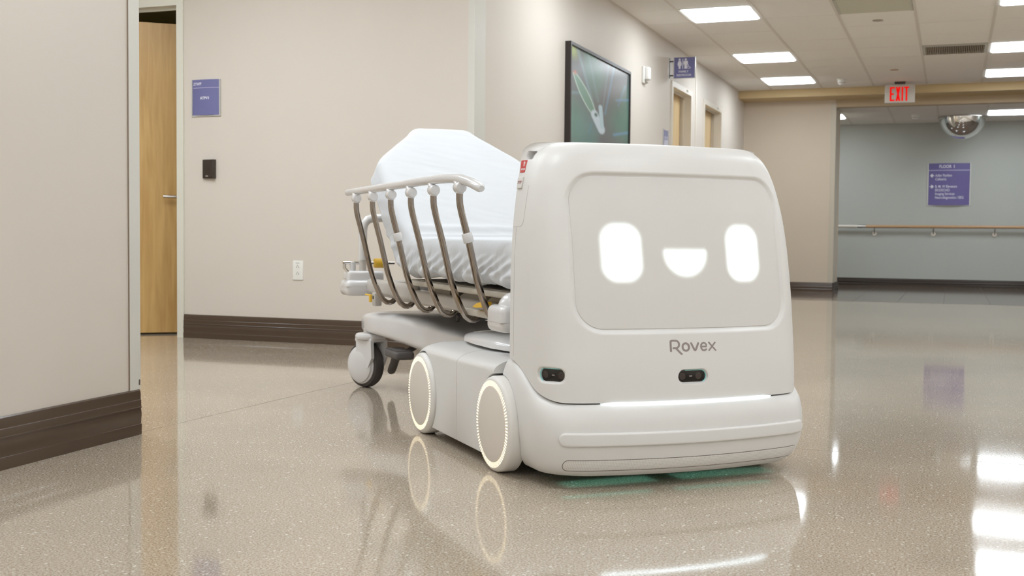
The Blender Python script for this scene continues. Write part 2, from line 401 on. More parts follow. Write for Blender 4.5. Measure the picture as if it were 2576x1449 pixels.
# --- ceiling: tiles, runners
ce = sempty('ceiling', 'suspended ceiling of pale square tiles', 'ceiling')
obj('ceiling_deck', MB().box(-7.3, XR+0.1, -5.1, YBULK+0.05, ZC+0.03, ZC+0.06), 'tile_back', ce, False)
GX = [-2.593, -2.168, -1.553, -0.9385, -0.324, 0.2905, 0.905, 1.52]
SY = 0.622; Y0g = 14.54
rows = []
y = Y0g
while y-SY > -5: rows.append((y-SY, y)); y -= SY
rows.append((Y0g, YBULK))
LIGHT_ROWS = {}
def light_here(ci, y0):
    k = round((13.918-y0)/SY)
    return ci in (1, 5) and k in (0, 3, 7, 11, 15, 19, 23, 27, 30)
tmesh = {}
special = {(3, 7): 'diffuser', (4, 3): 'vent'}
for ci in range(7):
    for (y0, y1) in rows:
        k = round((13.918-y0)/SY)
        if light_here(ci, y0) or (ci, k) in special: continue
        wx = GX[ci+1]-GX[ci]-0.008; wy = y1-y0-0.007
        key = (round(wx, 3), round(wy, 3))
        if key not in tmesh: tmesh[key] = mesh('ceiling_tile', MB().box(0, wx, 0, wy, 0, 0.016), 'tile', False)
        obj('ceiling_tile', tmesh[key], None, ce, loc=(GX[ci]+0.004, y0+0.002, ZC+random.uniform(-0.0006, 0.0006)))
for x in GX[1:-1]: obj('grid_runner', MB().box(x-0.012, x+0.012, -5, YBULK, ZC-0.004, ZC+0.03), 'runner', ce, False)
obj('far_panel', MB().box(1.52, XR, -5, YBULK, ZC-0.001, ZC+0.02), 'tile', ce, False)
for x in (XW+0.011,): obj('wall_angle', MB().box(x-0.011, x+0.011, YB if x < 0 else -5, YBULK, ZC-0.004, ZC+0.02), 'runner', ce, False)
obj('alcove_panel', MB().box(-7.2, XW-0.002, -5, YB, ZC-0.001, ZC+0.02), 'tile', ce, False)
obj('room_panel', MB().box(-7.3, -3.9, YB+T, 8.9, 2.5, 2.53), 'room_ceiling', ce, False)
ce2 = sempty('ceiling_cross', 'lower suspended ceiling over the crossing corridor', 'ceiling')
obj('ceiling_deck', MB().box(-6, 6, YG+0.14, YBL, Z2+0.03, Z2+0.06), 'tile_back', ce2, False)
cx2 = [-0.207+0.6*i for i in range(-9, 11)]
cy2 = [(YG+0.14, 16.39), (16.39, 17.05), (17.05, 17.65), (17.65, YBL)]
for i in range(len(cx2)-1):
    for j, (y0, y1) in enumerate(cy2):
        if j == 1 and i in (2, 6, 10, 14, 18): continue
        key = (0.592, round(y1-y0-0.004, 3))
        if key not in tmesh: tmesh[key] = mesh('ceiling_tile', MB().box(0, 0.592, 0, y1-y0-0.004, 0, 0.016), 'tile', False)
        if -6 < cx2[i] and cx2[i]+0.6 < 6: obj('ceiling_tile', tmesh[key], None, ce2, loc=(cx2[i]+0.004, y0+0.002, Z2))
for x in cx2: obj('grid_runner', MB().box(x-0.012, x+0.012, YG+0.14, YBL, Z2-0.004, Z2+0.03), 'runner', ce2, False)

# --- ceiling lights
lens_me = mesh('lens', MB().add([(-0.281,-0.285,0),(-0.281,0.285,0),(0.281,0.285,0),(0.281,-0.285,0),(-0.262,-0.266,-0.016),(-0.262,0.266,-0.016),(0.262,0.266,-0.016),(0.262,-0.266,-0.016)], [(4,5,6,7),(0,1,5,4),(1,2,6,5),(2,3,7,6),(3,0,4,7)]), 'lens', False)
fr = MB()
for (x0, x1, y0, y1) in ((-0.295,-0.281,-0.307,0.307),(0.281,0.295,-0.307,0.307),(-0.295,0.295,-0.307,-0.285),(-0.295,0.295,0.285,0.307)): fr.box(x0, x1, y0, y1, -0.003, 0.02)
frame_me = mesh('lamp_frame', fr, 'lamp_frame', False)
def troffer(x, y, z, label, group=None):
    t = thing('ceiling_light', (x, y, z), 0, label, 'ceiling light', group)
    l = obj('lens', lens_me, None, t); l.location = (0, 0, 0.003)
    obj('lamp_frame', frame_me, None, t)
    return t
cl, cr_ = (GX[1]+GX[2])/2, (GX[5]+GX[6])/2
LAB = {(1,0): 'square ceiling light on the left nearest the tan bulkhead', (1,3): 'middle of the three square ceiling lights beside the restroom sign', (1,7): 'large square ceiling light at the top above the framed picture',
       (5,0): 'square ceiling light on the right nearest the tan bulkhead', (5,3): 'square ceiling light on the right beside the slotted vent', (5,7): 'square ceiling light cut off by the top right corner'}
for (y0, y1) in rows:
    k = round((13.918-y0)/SY)
    for ci, xx in ((1, cl), (5, cr_)):
        if light_here(ci, y0) and y1 < 14.6:
            troffer(xx, (y0+y1)/2, ZC, LAB.get((ci, k), 'square ceiling light further back along the corridor, out of the picture'), None if (ci, k) in LAB else 'lights out of view')
for i in (2, 6, 10, 14, 18):
    lab = {6: 'ceiling light peeking past the beige wall stub', 10: 'ceiling light beside the dome mirror over the crossing corridor'}.get(i, 'ceiling light along the crossing corridor, out of the picture')
    troffer(cx2[i]+0.3, 16.72, Z2, lab, None if i in (6, 10) else 'lights out of view')
for xx in (2.9, 4.5):  # unseen lamp columns added for soft frontal fill
    for yy in (-3.6, -1.1, 1.4, 3.9, 6.4, 8.9, 11.4): troffer(xx, yy, ZC-0.004, 'added fill light on the far right of the hall, out of the picture', 'lights out of view')
for (xx, yy) in ((-3.2, 3.75), (-4.6, 3.75), (-3.9, 4.9), (-5.9, 4.4)): troffer(xx, yy, ZC-0.004, 'ceiling light of the side corridor, extras added for brightness, out of the picture', 'lights out of view')  # extra lamps added here to brighten the alcove wall

t = troffer(-4.5, 8.2, 2.499, 'added fill light inside the room behind the open door, out of the picture', 'lights out of view')  # unseen lamp added to lift the darkness above the open door
for c in t.children:
    if c.name.startswith('lens'):
        c.data = c.data.copy(); c.data.materials[0] = MATS['lens_fill']
# --- baseboards
PROF = [(0,0),(0.016,0),(0.0165,0.033),(0.0155,0.0352),(0.0135,0.0362),(0.0132,0.042),(0.0145,0.056),(0.016,0.066),(0.0155,0.074),(0.0135,0.082),(0.0125,0.088),(0.0165,0.0885),(0.0165,0.0905),(0.0155,0.0925),(0.0140,0.0933),(0.0138,0.1135),(0.0128,0.1155),(0.0115,0.1165),(0.0112,0.136),(0.009,0.146),(0.004,0.15),(0,0.15)]
def baseboard(name, p0, p1, label, prof=PROF, m='baseboard', hs=1.0):
    a = Vector((*p0, 0)); b = Vector((*p1, 0)); t = (b-a).normalized(); n = Vector((t.y, -t.x, 0))   # n to the right of travel = into the room
    mb = MB().loft([[a+n*d+Vector((0,0,h*hs)) for d, h in prof], [b+n*d+Vector((0,0,h*hs)) for d, h in prof]])
    return struct(name, mb, m, smooth=True, label=label, cat='baseboard', ang=25)
baseboard('baseboard_near', (WAx(-5), -5), (WAx(YA+0.006), YA+0.006), 'glossy brown ribbed vinyl baseboard along the near left wall', prof=[(d*.75, h) for d, h in PROF])
baseboard('baseboard_alcove', (FX, YB), (XW-0.002, YB), 'glossy brown ribbed vinyl baseboard under the outlet')
baseboard('baseboard_left_far', (XW, YB), (XW, D1[0]-0.06), 'brown baseboard along the picture wall')
baseboard('baseboard_end', (XW, YG), (XE, YG), 'brown baseboard of the far beige wall stub', hs=0.107/0.15)
baseboard('baseboard_end_return', (XE, YG-0.018), (XE, YG+0.66), 'brown baseboard on the end of the wall stub', hs=0.107/0.15, m='baseboard_dark')
baseboard('baseboard_cross', (-6, YBL), (6, YBL), 'dark brown baseboard below the handrail', m='baseboard_dark', hs=0.103/0.15)
baseboard('baseboard_right', (XR, YG), (XR, -5), 'brown baseboard along the right wall')

# --- corner guards
def guard_near():
    y0 = YA
    mb = MB(); w1 = 0.045
    a = Vector((WAx(y0), y0, 0)); d = Vector((-0.0507, 1, 0)).normalized(); n = Vector((d.y, -d.x, 0))
    for (s0, s1, t0, t1) in ((-w1, 0.012, 0, 0.004),):
        p = [a+d*s0, a+d*s1, a+d*s1+n*t1, a+d*s0+n*t1]
        mb.loft([[q+Vector((0,0,0.15)) for q in p], [q+Vector((0,0,ZC-0.03)) for q in p]])
    mb.box(-2.66, a.x+0.0025, y0+0.008, y0+0.012, 0.15, ZC-0.03)
    return mb, a, d, n
gm, ga, gd, gn = guard_near()
g = struct('trim_1', gm, 'guard', label='off-white corner guard on the near left wall', cat='corner guard')
p = [ga+gd*(-0.0475), ga+gd*(-0.045), ga+gd*(-0.045)+gn*0.0042, ga+gd*(-0.0475)+gn*0.0042]
obj('guard_edge', MB().loft([[q+Vector((0,0,0.15)) for q in p], [q+Vector((0,0,ZC-0.03)) for q in p]]), 'guard_line', g, False)
q = ga+gd*(0.001)+gn*0.0045
obj('chip', MB().add([q+Vector((0,0,0.165)), q+gd*0.008+Vector((0,0,0.163)), q+gd*0.009+Vector((0,0,0.18)), q+gd*0.002+Vector((0,0,0.184))], [(0,1,2,3)]), 'dark_joint', g, False)
g = struct('trim_2', join(MB().box(-2.629, XW+0.004, YB-0.004, YB, 0.15, ZC-0.03), MB().box(XW, XW+0.004, YB, YB+0.16, 0.15, ZC-0.03)), 'guard', label='off-white corner guard behind the bed', cat='corner guard')
g = struct('trim_3', join(MB().box(XE-0.062, XE+0.004, YG-0.004, YG, 0.107, 2.42), MB().box(XE, XE+0.004, YG, YG+0.4, 0.107, 2.42)), 'guard_far', label='cream corner guard at the end of the wall stub', cat='corner guard')
struct('trim_4', MB().box(XW, XW+0.006, 12.40, 12.445, 0.15, ZC), 'frame_paint_far', label='vertical joint cover between the two restroom doors', cat='wall trim')

# --- doors
def alcove_door():
    d = sempty('door_1', 'half open maple door with silver lever in a white frame', 'door', (DX1, YB, 0))
    ox, oy = DX1, YB
    mb = MB(); H = 2.112
    mb.box(DX1-ox, FX-ox, -0.012, T, 0, H+0.05).box(DX0-0.05-ox, DX0-ox, -0.012, T, 0, H+0.05).box(DX0-ox, DX1-ox, -0.012, T, H, H+0.05)
    obj('door_frame', mb, 'frame_paint', d, False)
    obj('door_stop', join(MB().box(DX0-ox, DX1-ox, 0.05, 0.065, H-0.016, H), MB().box(DX0-ox, DX0+0.016-ox, 0.05, 0.065, 0, H)), 'frame_paint', d, False)
    # inactive leaf, closed
    obj('door_leaf', MB().box(DX0-ox, -5.0-ox, 0.07, 0.112, 0.01, 2.035), 'wood_door', d, False)
    # active leaf, swung into the room
    hx, hy = -5.0, 6.27; ang = math.radians(39.5); L = 0.9
    lf = MB().box(0, L, 0, 0.042, 0.012, 2.035)
    M = Matrix.Translation((hx-ox, hy-oy, 0)) @ Matrix.Rotation(ang, 4, 'Z')
    leaf = obj('door_leaf', lf, 'wood_door', d, False); leaf.matrix_local = M
    lv = obj('lever', join(MB().tube([(0.335, -0.045, 0.905), (0.29, -0.05, 0.905), (0.185, -0.047, 0.907)], [0.011, 0.011, 0.009], 10), MB().cyl((0.335, -0.05, 0.90), (0.335, 0.0, 0.90), 0.012)), 'steel', leaf)
    obj('rose', MB().cyl((0.335, -0.008, 0.90), (0.335, 0.0, 0.90), 0.027), 'steel', leaf)
alcove_door()
def rest_door(name, y0, y1, label):
    d = sempty(name, label, 'door', (XW, y0, 0))
    ym = y1-y0; mb = MB()
    mb.box(-T, 0.014, -0.052, 0.0, 0, DH+0.052).box(-T, 0.014, ym, ym+0.052, 0, DH+0.052).box(-T, 0.014, 0, ym, DH, DH+0.052)
    obj('door_frame', mb, 'frame_paint_far', d, False)
    obj('door_stop', join(MB().box(-0.075, -0.06, 0, 0.016, 0, DH), MB().box(-0.075, -0.06, ym-0.016, ym, 0, DH), MB().box(-0.075, -0.06, 0.016, ym-0.016, DH-0.016, DH)), 'frame_paint_far', d, False)
    leaf = obj('door_leaf', MB().box(-0.145, -0.104, 0.003, ym-0.003, 0.01, DH-0.004), 'wood_far', d, False)
    obj('lever', join(MB().cyl((-0.104, 0.08, 0.95), (-0.05, 0.08, 0.95), 0.011), MB().tube([(-0.052, 0.075, 0.95), (-0.052, 0.18, 0.95)], 0.009, 10)), 'steel', leaf)
    obj('door_number', MB().box(0.0145, 0.017, ym*0.72, ym*0.72+0.07, DH+0.02, DH+0.04), 'disc_grey', d, False)
rest_door('door_2', *D1, 'nearer of the two recessed maple restroom doors')
rest_door('door_3', *D2, 'farther of the two recessed maple restroom doors')

# ================================================================ WALL THINGS
def sign_body(name, M, w, h, label, bow=0.012, face='sign_purple', cat='sign', ew=0.007):
    # slightly bowed plate with silver side rails; local x right, y up, z out of the wall, origin at centre
    t = thing(name, M.translation, 0, label, cat)
    t.matrix_world = M
    n = 12; pts = []
    for i in range(n+1):
        x = -w/2+w*i/n; pts.append((x, 0.004+bow*(1-(2*x/w)**2)))
    mb = MB().loft([[(x, -h/2, z) for x, z in pts]+[(w/2, -h/2, 0), (-w/2, -h/2, 0)], [(x, h/2, z) for x, z in pts]+[(w/2, h/2, 0), (-w/2, h/2, 0)]])
    obj('plate', mb, face, t, True, 30)
    obj('edge_rail', join(MB().box(-w/2-ew, -w/2, -h/2-0.008, h/2, 0, 0.012), MB().box(w/2, w/2+ew, -h/2-0.008, h/2, 0, 0.012), MB().box(-w/2, w/2, -h/2-0.008, -h/2-0.0005, 0, 0.008)), 'sign_silver', t, False)
    return t, (lambda x: 0.004+bow*(1-(2*x/w)**2))
def on_sign(t, mb, zf, name, m, dx=0, dy=0):
    mb.v = [(x+dx, y+dy, z+zf(x+dx)+0.0006) for x, y, z in mb.v]
    return obj(name, mb, m, t, False)
def strip(x0, x1, h):
    return MB().loft([[(x0+(x1-x0)*i/14, -h, 0), (x0+(x1-x0)*i/14, h, 0), (x0+(x1-x0)*i/14, h, .001), (x0+(x1-x0)*i/14, -h, .001)] for i in range(15)])
# room sign by the door
t, zf = sign_body('room_sign', wallM((-4.4175, YB, 1.5245), (1, 0, 0)), 0.20, 0.222, 'small purple room sign on the beige wall by the open door')
on_sign(t, text_mb('ZTWP', 0.024, 0.0004), zf, 'lettering', 'sign_white', -0.062, 0.083)
on_sign(t, text_mb('ATPV1', 0.024, 0.0006), zf, 'lettering', 'sign_white', -0.004, -0.006)
on_sign(t, strip(-0.0995, 0.0995, 0.0022), zf, 'divider', 'sign_line', 0, 0.059)
# floor directory
t, zf = sign_body('directory_sign', wallM((-0.054, YBL, 1.472), (1, 0, 0)), 0.555, 0.60, 'purple directory sign headed FLOOR 1 on the blue wall', bow=0.03, face='sign_purple_far', ew=0.014)
on_sign(t, text_mb('FLOOR', 0.062, 0.0012, 'LEFT', sx=0.84), zf, 'lettering', 'sign_white', -0.138, 0.252)
on_sign(t, text_mb('1', 0.062, 0.0012, 'LEFT'), zf, 'lettering', 'sign_white', 0.05, 0.252)
on_sign(t, strip(-0.277, 0.277, 0.007), zf, 'divider', 'sign_line', 0, 0.2)
for i, (s, yy) in enumerate((('Adler Pavilion', 0.125), ('Cafeteria', 0.072), ('B, M, W Elevators', -0.033), ('EKG/ECHO', -0.086), ('Imaging Services', -0.139), ('Neurodiagnostics / EEG', -0.192))):
    on_sign(t, text_mb(s, 0.052, 0.0004, 'LEFT', sx=0.77), zf, 'lettering', 'sign_white', -0.186, yy)
def arrow(s, sgn):
    P = [(-0.028, -0.006), (-0.003, -0.006), (-0.012, -0.024), (0.004, -0.024), (0.028, 0), (0.004, 0.024), (-0.012, 0.024), (-0.003, 0.006), (-0.028, 0.006)]
    return prism([(x*sgn, y) for x, y in P])
on_sign(t, arrow(1, -1), zf, 'arrow', 'sign_white', -0.23, 0.125)
on_sign(t, arrow(1, 1), zf, 'arrow', 'sign_white', -0.232, -0.033)
# restroom blade sign
RS = wallM((-2.447, 11.18, 2.305), (1, 0, 0)); t = thing('restroom_sign', RS.translation, 0, 'purple FAMILY RESTROOM blade sign sticking out over the door', 'sign'); t.matrix_world = RS
obj('plate', MB().box(-0.100, 0.100, -0.098, 0.098, -0.008, 0.008), 'sign_purple', t, False)
obj('edge_rail', join(MB().box(-0.107, -0.100, -0.102, 0.102, -0.009, 0.0095), MB().box(0.100, 0.107, -0.102, 0.102, -0.009, 0.0095), MB().box(-0.1, 0.1, 0.098, 0.102, -0.009, 0.0095), MB().box(-0.1, 0.1, -0.102, -0.098, -0.009, 0.0095)), 'sign_silver', t, False)
def person_pict(cx, cy, s, skirt):
    m = prism(circle(cx, cy+0.043*s, 0.0105*s))
    if skirt: body = [(-0.012, 0.030), (0.012, 0.030), (0.022, -0.004), (0.017, -0.006), (0.012, 0.010), (0.019, -0.018), (0.009, -0.018), (0.009, -0.046), (-0.009, -0.046), (-0.009, -0.018), (-0.019, -0.018), (-0.012, 0.010), (-0.017, -0.006), (-0.022, -0.004)]
    else: body = [(-0.017, 0.030), (0.017, 0.030), (0.021, 0.024), (0.021, -0.008), (0.014, -0.008), (0.012, 0.012), (0.012, -0.046), (-0.012, -0.046), (-0.012, 0.012), (-0.014, -0.008), (-0.021, -0.008), (-0.021, 0.024)]
    return join(m, prism([(cx+x*s, cy+y*s) for x, y in body]))
flat = lambda x: 0.008
on_sign(t, person_pict(-0.047, 0.035, 1, True), flat, 'pictogram', 'sign_white')
on_sign(t, person_pict(0.012, 0.035, 1, False), flat, 'pictogram', 'sign_white')
on_sign(t, MB().box(-0.0195, -0.0135, -0.012, 0.086, 0, 0.001), flat, 'pictogram', 'sign_white')
wc = MB()
a0 = [(0.041+0.014*math.cos(math.radians(a)), 0.004+0.014*math.sin(math.radians(a))) for a in range(110, 351, 20)]
wc = join(stroke_mb(a0, 0.004), stroke_mb([(0.036, 0.030), (0.038, 0.008), (0.052, 0.006), (0.060, -0.006)], 0.005))
on_sign(t, wc, flat, 'pictogram', 'sign_white')
on_sign(t, text_mb('FAMILY', 0.028, 0.0005, sx=1.05), flat, 'lettering', 'sign_white', -0.008, -0.038)
on_sign(t, text_mb('RESTROOM', 0.028, 0.0005, sx=0.98), flat, 'lettering', 'sign_white', -0.005, -0.072)
obj('bracket', join(MB().box(-0.146, -0.141, -0.098, 0.098, -0.012, 0.012), MB().box(-0.141, -0.105, 0.058, 0.070, -0.005, 0.005), MB().box(-0.141, -0.105, -0.078, -0.066, -0.005, 0.005)), 'black_metal', t, False)
# small restroom plaque by the door
PM = wallM((XW, 11.03, 1.58), (0, 1, 0)); t = thing('door_plaque', PM.translation, 0, 'small grey blue plaque with white figures beside the restroom door frame', 'sign'); t.matrix_world = PM
obj('plate', MB().box(-0.10, 0.10, -0.115, 0.115, 0, 0.007), mat('plaque_blue', srgb(140, 142, 176), 0.4) and 'plaque_blue', t, False)
obj('edge_rail', MB().box(-0.108, -0.10, -0.12, 0.12, 0, 0.010), 'sign_silver', t, False); obj('edge_rail', MB().box(0.10, 0.108, -0.12, 0.12, 0, 0.010), 'sign_silver', t, False)
on_sign(t, person_pict(-0.03, -0.02, 1.5, True), lambda x: 0.007, 'pictogram', 'sign_white')
on_sign(t, person_pict(0.05, -0.02, 1.5, False), lambda x: 0.007, 'pictogram', 'sign_white')
# exit sign
EM = wallM((-0.619, 14.72, 2.408), (1, 0, 0)); t = thing('exit_sign', EM.translation, 0, 'silver EXIT sign with red letters hanging from the ceiling', 'sign'); t.matrix_world = EM
obj('plate', MB().rbox(-0.170, 0.170, -0.112, 0.112, -0.02, 0.02, 0.006), 'exit_panel', t)
obj('canopy', MB().box(-0.06, 0.06, 0.112, 0.141, -0.03, 0.03), 'bronze_side', t, False)
def exit_letters():
    H = 0.168; w = 0.054; s = 0.0195; mb = MB()
    x = -0.112
    mb = join(MB().box(x, x+s, -H/2, H/2, 0, 0.002), MB().box(x+s, x+w, H/2-s, H/2, 0, 0.002), MB().box(x+s, x+w*0.85, -s/2, s/2, 0, 0.002), MB().box(x+s, x+w, -H/2, -H/2+s, 0, 0.002))
    x += w+0.012
    X1 = prism([(x, H/2), (x+s*1.1, H/2), (x+w, -H/2), (x+w-s*1.1, -H/2)], 0, 0.002); X2 = prism([(x+w, H/2), (x+w-s*1.1, H/2), (x, -H/2), (x+s*1.1, -H/2)], 0, 0.0021)
    x += w+0.012
    I = MB().box(x, x+s, -H/2, H/2, 0, 0.002); x += s+0.010
    Tt = join(MB().box(x, x+w, H/2-s, H/2, 0, 0.002), MB().box(x+w/2-s/2, x+w/2+s/2, -H/2, H/2-s, 0, 0.002))
    return join(mb, X1, X2, I, Tt)
on_sign(t, exit_letters(), lambda x: 0.02, 'lettering', 'exit_red', 0.0, -0.005)
# wall speaker / reader by the door
SM = wallM((-4.3945, YB, 1.0725), (1, 0, 0)); t = thing('wall_reader', SM.translation, 0, 'dark bronze card reader box on the beige wall', 'card reader'); t.matrix_world = SM
mb = MB(); prof = [(-0.047, 0), (-0.047, 0.012), (-0.038, 0.020), (0.014, 0.026), (0.020, 0.032), (0.040, 0.032), (0.046, 0.022), (0.046, 0)]
mb.loft([[(x, -0.058, z*0.85) for x, z in prof], [(x, -0.048, z) for x, z in prof], [(x, 0.056, z) for x, z in prof], [(x, 0.060, z*0.9) for x, z in prof]])
obj('housing', mb, 'bronze', t, True, 25)
obj('status_mark', MB().box(-0.014, 0.004, -0.047, -0.040, 0.024, 0.0265), 'disc_grey', t, False)
# outlet
OM = wallM((-3.7535, YB, 0.4465), (1, 0, 0)); t = thing('wall_outlet', OM.translation, 0, 'white duplex power outlet low on the beige wall', 'outlet'); t.matrix_world = OM
obj('cover_plate', MB().rbox(-0.036, 0.036, -0.060, 0.060, -0.004, 0.006, 0.0035), 'outlet_white', t)
for yy in (0.021, -0.021):
    r = obj('receptacle', prism(rrect(0.029, 0.030, 0.011, 6, 0, yy), 0.006, 0.0078), 'outlet_white', t, False)
    for (a, b, c, d_) in ((-0.0085, -0.0055, -0.006, 0.005), (0.0055, 0.0085, -0.006, 0.005), (-0.0022, 0.0022, 0.0075, 0.012)):
        obj('slot', MB().box(a, b, yy+c, yy+d_, 0.0075, 0.0082), 'outlet_slot', r, False)
obj('lettering', text_mb('NCRE-1', 0.008, 0, extr=0.0002).xf(Matrix.Translation((0, 0.044, 0.0062))), 'outlet_slot', t, False)
# strobe alarm
FM = wallM((XW, 10.16, 2.105), (0, 1, 0)); t = thing('alarm_strobe', FM.translation, 0, 'white alarm strobe on the wall right of the picture', 'alarm'); t.matrix_world = FM
obj('back_plate', MB().rbox(-0.055, 0.055, -0.075, 0.075, 0, 0.022, 0.006), 'plastic_white', t)
obj('lens_cover', MB().rbox(-0.04, 0.04, -0.045, 0.07, 0.018, 0.062, 0.014), 'plastic_white', t)
obj('speaker_slots', MB().rbox(-0.028, 0.028, -0.07, -0.05, 0.02, 0.04, 0.005), 'disc_grey', t)

# framed picture: procedural painting held as a vertex colour field
def leaf_picture():
    x0, y0, y1, z1, z0 = -2.549, 7.925, 9.578, 2.053, 0.92
    t = thing('framed_picture', (XW, (y0+y1)/2, z0), 0, 'large framed photograph of teal leaves on the corridor wall', 'picture')
    ym = (y0+y1)/2; fw = 0.022
    mb = MB()
    for (a, b, c, d) in ((y0, y0+fw, z0, z1), (y1-fw, y1, z0, z1), (y0+fw, y1-fw, z0, z0+fw), (y0+fw, y1-fw, z1-fw, z1)): mb.box(0.0, x0-XW, a-ym, b-ym, c-z0, d-z0)
    obj('picture_frame', mb, 'black_frame', t, False)
    ny, nz = 220, 160; mb = MB(); V = []; Cc = []
    def mixv(a, b, k): k = max(0, min(1, k)); return tuple(a[i]*(1-k)+b[i]*k for i in range(3))
    def ss(a, b, x): x = max(0, min(1, (x-a)/(b-a))); return x*x*(3-2*x)
    def seg(px, py, ax, ay, bx, by):
        dx, dy = bx-ax, by-ay; tt = max(0, min(1, ((px-ax)*dx+(py-ay)*dy)/(dx*dx+dy*dy))); return math.hypot(px-ax-dx*tt, py-ay-dy*tt), tt
    GR = srgb(112, 112, 112); GN = srgb(98, 140, 122); TE = srgb(92, 140, 146); LT = srgb(140, 170, 176); BL = srgb(120, 158, 186); YE = srgb(190, 205, 130)
    for j in range(nz+1):
        for i in range(ny+1):
            a = i/ny; b = 1-j/nz          # a: 0 left..1 right, b: 0 top..1 bottom (frame of the full print)
            b2 = b/0.54                   # visible part ends near 0.54
            n = noise.noise(Vector((a*3, b2*2.2, 1.7)))*0.5+0.5; n2 = noise.noise(Vector((a*7, b2*5, 4.2)))
            c = mixv(GR, GN, ss(0.42, 0.75, n)*0.7)
            c = mixv(c, TE, ss(0.5, 0.9, noise.noise(Vector((a*2.2+5, b2*1.7, 9)))*0.5+0.5)*0.5)
            c = mixv(c, GN, ss(0.45, 0.0, math.hypot(a-0.05, (b2-0.95)*0.8))*0.8); c = mixv(c, GN, ss(0.45, 0.0, math.hypot(a-0.9, b2-0.72))*0.85)
            c = mixv(c, YE, ss(0.16, 0, math.hypot(a-0.02, b2-0.05))*0.8)
            for (ax, ay, bx, by, wd, k, col) in ((0.08, -0.05, 0.36, 0.62, 0.035, 0.55, LT), (0.27, 0.0, 0.44, 0.55, 0.03, 0.3, LT), (0.72, -0.02, 0.56, 0.68, 0.03, 0.5, BL), (0.62, -0.02, 0.52, 0.6, 0.025, 0.3, LT),
                                                 (0.76, 0.44, 1.02, 0.36, 0.03, 0.6, BL), (0.72, 0.92, 1.02, 0.82, 0.035, 0.7, BL), (-0.02, 0.58, 0.16, 0.53, 0.03, 0.4, LT), (0.92, 0.2, 0.8, 0.5, 0.03, 0.3, BL), (0.3, 0.98, 0.34, 0.86, 0.03, 0.5, TE)):
                d, tt = seg(a, b2, ax, ay, bx, by); c = mixv(c, col, k*ss(wd, 0, d))
            # the spear leaf
            d, tt = seg(a, b2, 0.07, 0.33, 0.40, 0.76); hw = 0.055*math.sin(min(1, tt*0.92+0.04)*pi)**0.7+0.008
            inside = ss(hw+0.01, hw-0.008, d); c = mixv(c, srgb(122, 160, 140), inside*0.9); c = mixv(c, srgb(205, 226, 210), ss(0.014, 0, abs(d-hw))*0.9)
            c = mixv(c, srgb(205, 110, 90), ss(0.045, 0, math.hypot(a-0.07, b2-0.31))*0.75)
            d, tt = seg(a, b2, 0.385, 0.74, 0.50, 0.90); c = mixv(c, srgb(205, 218, 226), ss(0.075, 0.045, d))
            d, tt = seg(a, b2, 0.48, 0.62, 0.51, 0.86); c = mixv(c, srgb(190, 212, 220), ss(0.045, 0.02, d))
            c = mixv(c, srgb(90, 120, 110), ss(0.035, 0.015, math.hypot(a-0.405, (b2-0.735))))
            c = mixv(c, (c[0]*0.9, c[1]*0.9, c[2]*0.9), n2)
            V.append((x0-XW-0.012, y0+fw+(y1-y0-2*fw)*a-ym, (z1-fw)-(z1-z0-2*fw)*b-z0)); Cc.append(c)
    W = ny+1
    F = [(j*W+i, j*W+i+1, (j+1)*W+i+1, (j+1)*W+i) for j in range(nz) for i in range(ny)]
    m = mat('leaf_print', (0.4, 0.5, 0.5), 0.25, spec=0.5); nt, b, N, L = nodes(m); at = N('ShaderNodeAttribute'); at.attribute_name = 'paint'; L(at.outputs['Color'], b.inputs['Base Color'])
    me = mesh('print', MB().add(V, F), 'leaf_print', False)
    ca = me.color_attributes.new('paint', 'FLOAT_COLOR', 'POINT')
    for i, c in enumerate(Cc): ca.data[i].color = (*c[:3], 1)
    obj('print', me, None, t)
leaf_picture()

# handrail
t = thing('handrail', (0, YBL, 0.86), 0, 'wooden handrail on round steel brackets along the blue wall', 'handrail')
obj('rail', MB().tube([(-1.18, -0.075, 0.0), (3, -0.075, 0.0), (5.5, -0.075, 0.0)], 0.021, 12), 'handrail_wood', t)
obj('rail_sleeve', MB().tube([(-2.2, -0.075, 0.0), (-1.30, -0.075, 0)], 0.021, 12), 'frame_paint_far', t)
obj('rail_joint', MB().tube([(-1.30, -0.075, 0.0), (-1.18, -0.075, 0)], 0.0215, 12), 'steel', t)
for x in (-1.875, -1.061, -0.247, 0.571, 1.385, 2.2):
    b = obj('bracket', MB().tube([(x, -0.075, -0.015), (x, -0.075, -0.06), (x, -0.05, -0.095), (x, 0, -0.105)], 0.008, 8), 'steel', t)
    obj('bracket_plate', MB().cyl((x, -0.012, -0.105), (x, 0.0, -0.105), 0.032), 'steel', b)
# dome mirror
t = thing('dome_mirror', (0.10, 17.2, Z2), 0, 'chrome half dome safety mirror under the crossing corridor ceiling', 'mirror')
R = []
for i in range(14):
    a = pi/2*i/14; R.append([(0.30*math.cos(a)*math.cos(2*pi*k/40), 0.30*math.cos(a)*math.sin(2*pi*k/40), -0.006-0.30*math.sin(a)) for k in range(40)])
obj('dome', MB().loft(R), 'mirror', t)
obj('rim', MB().cyl((0, 0, -0.016), (0, 0, -0.003), 0.315, 40), 'steel', t)
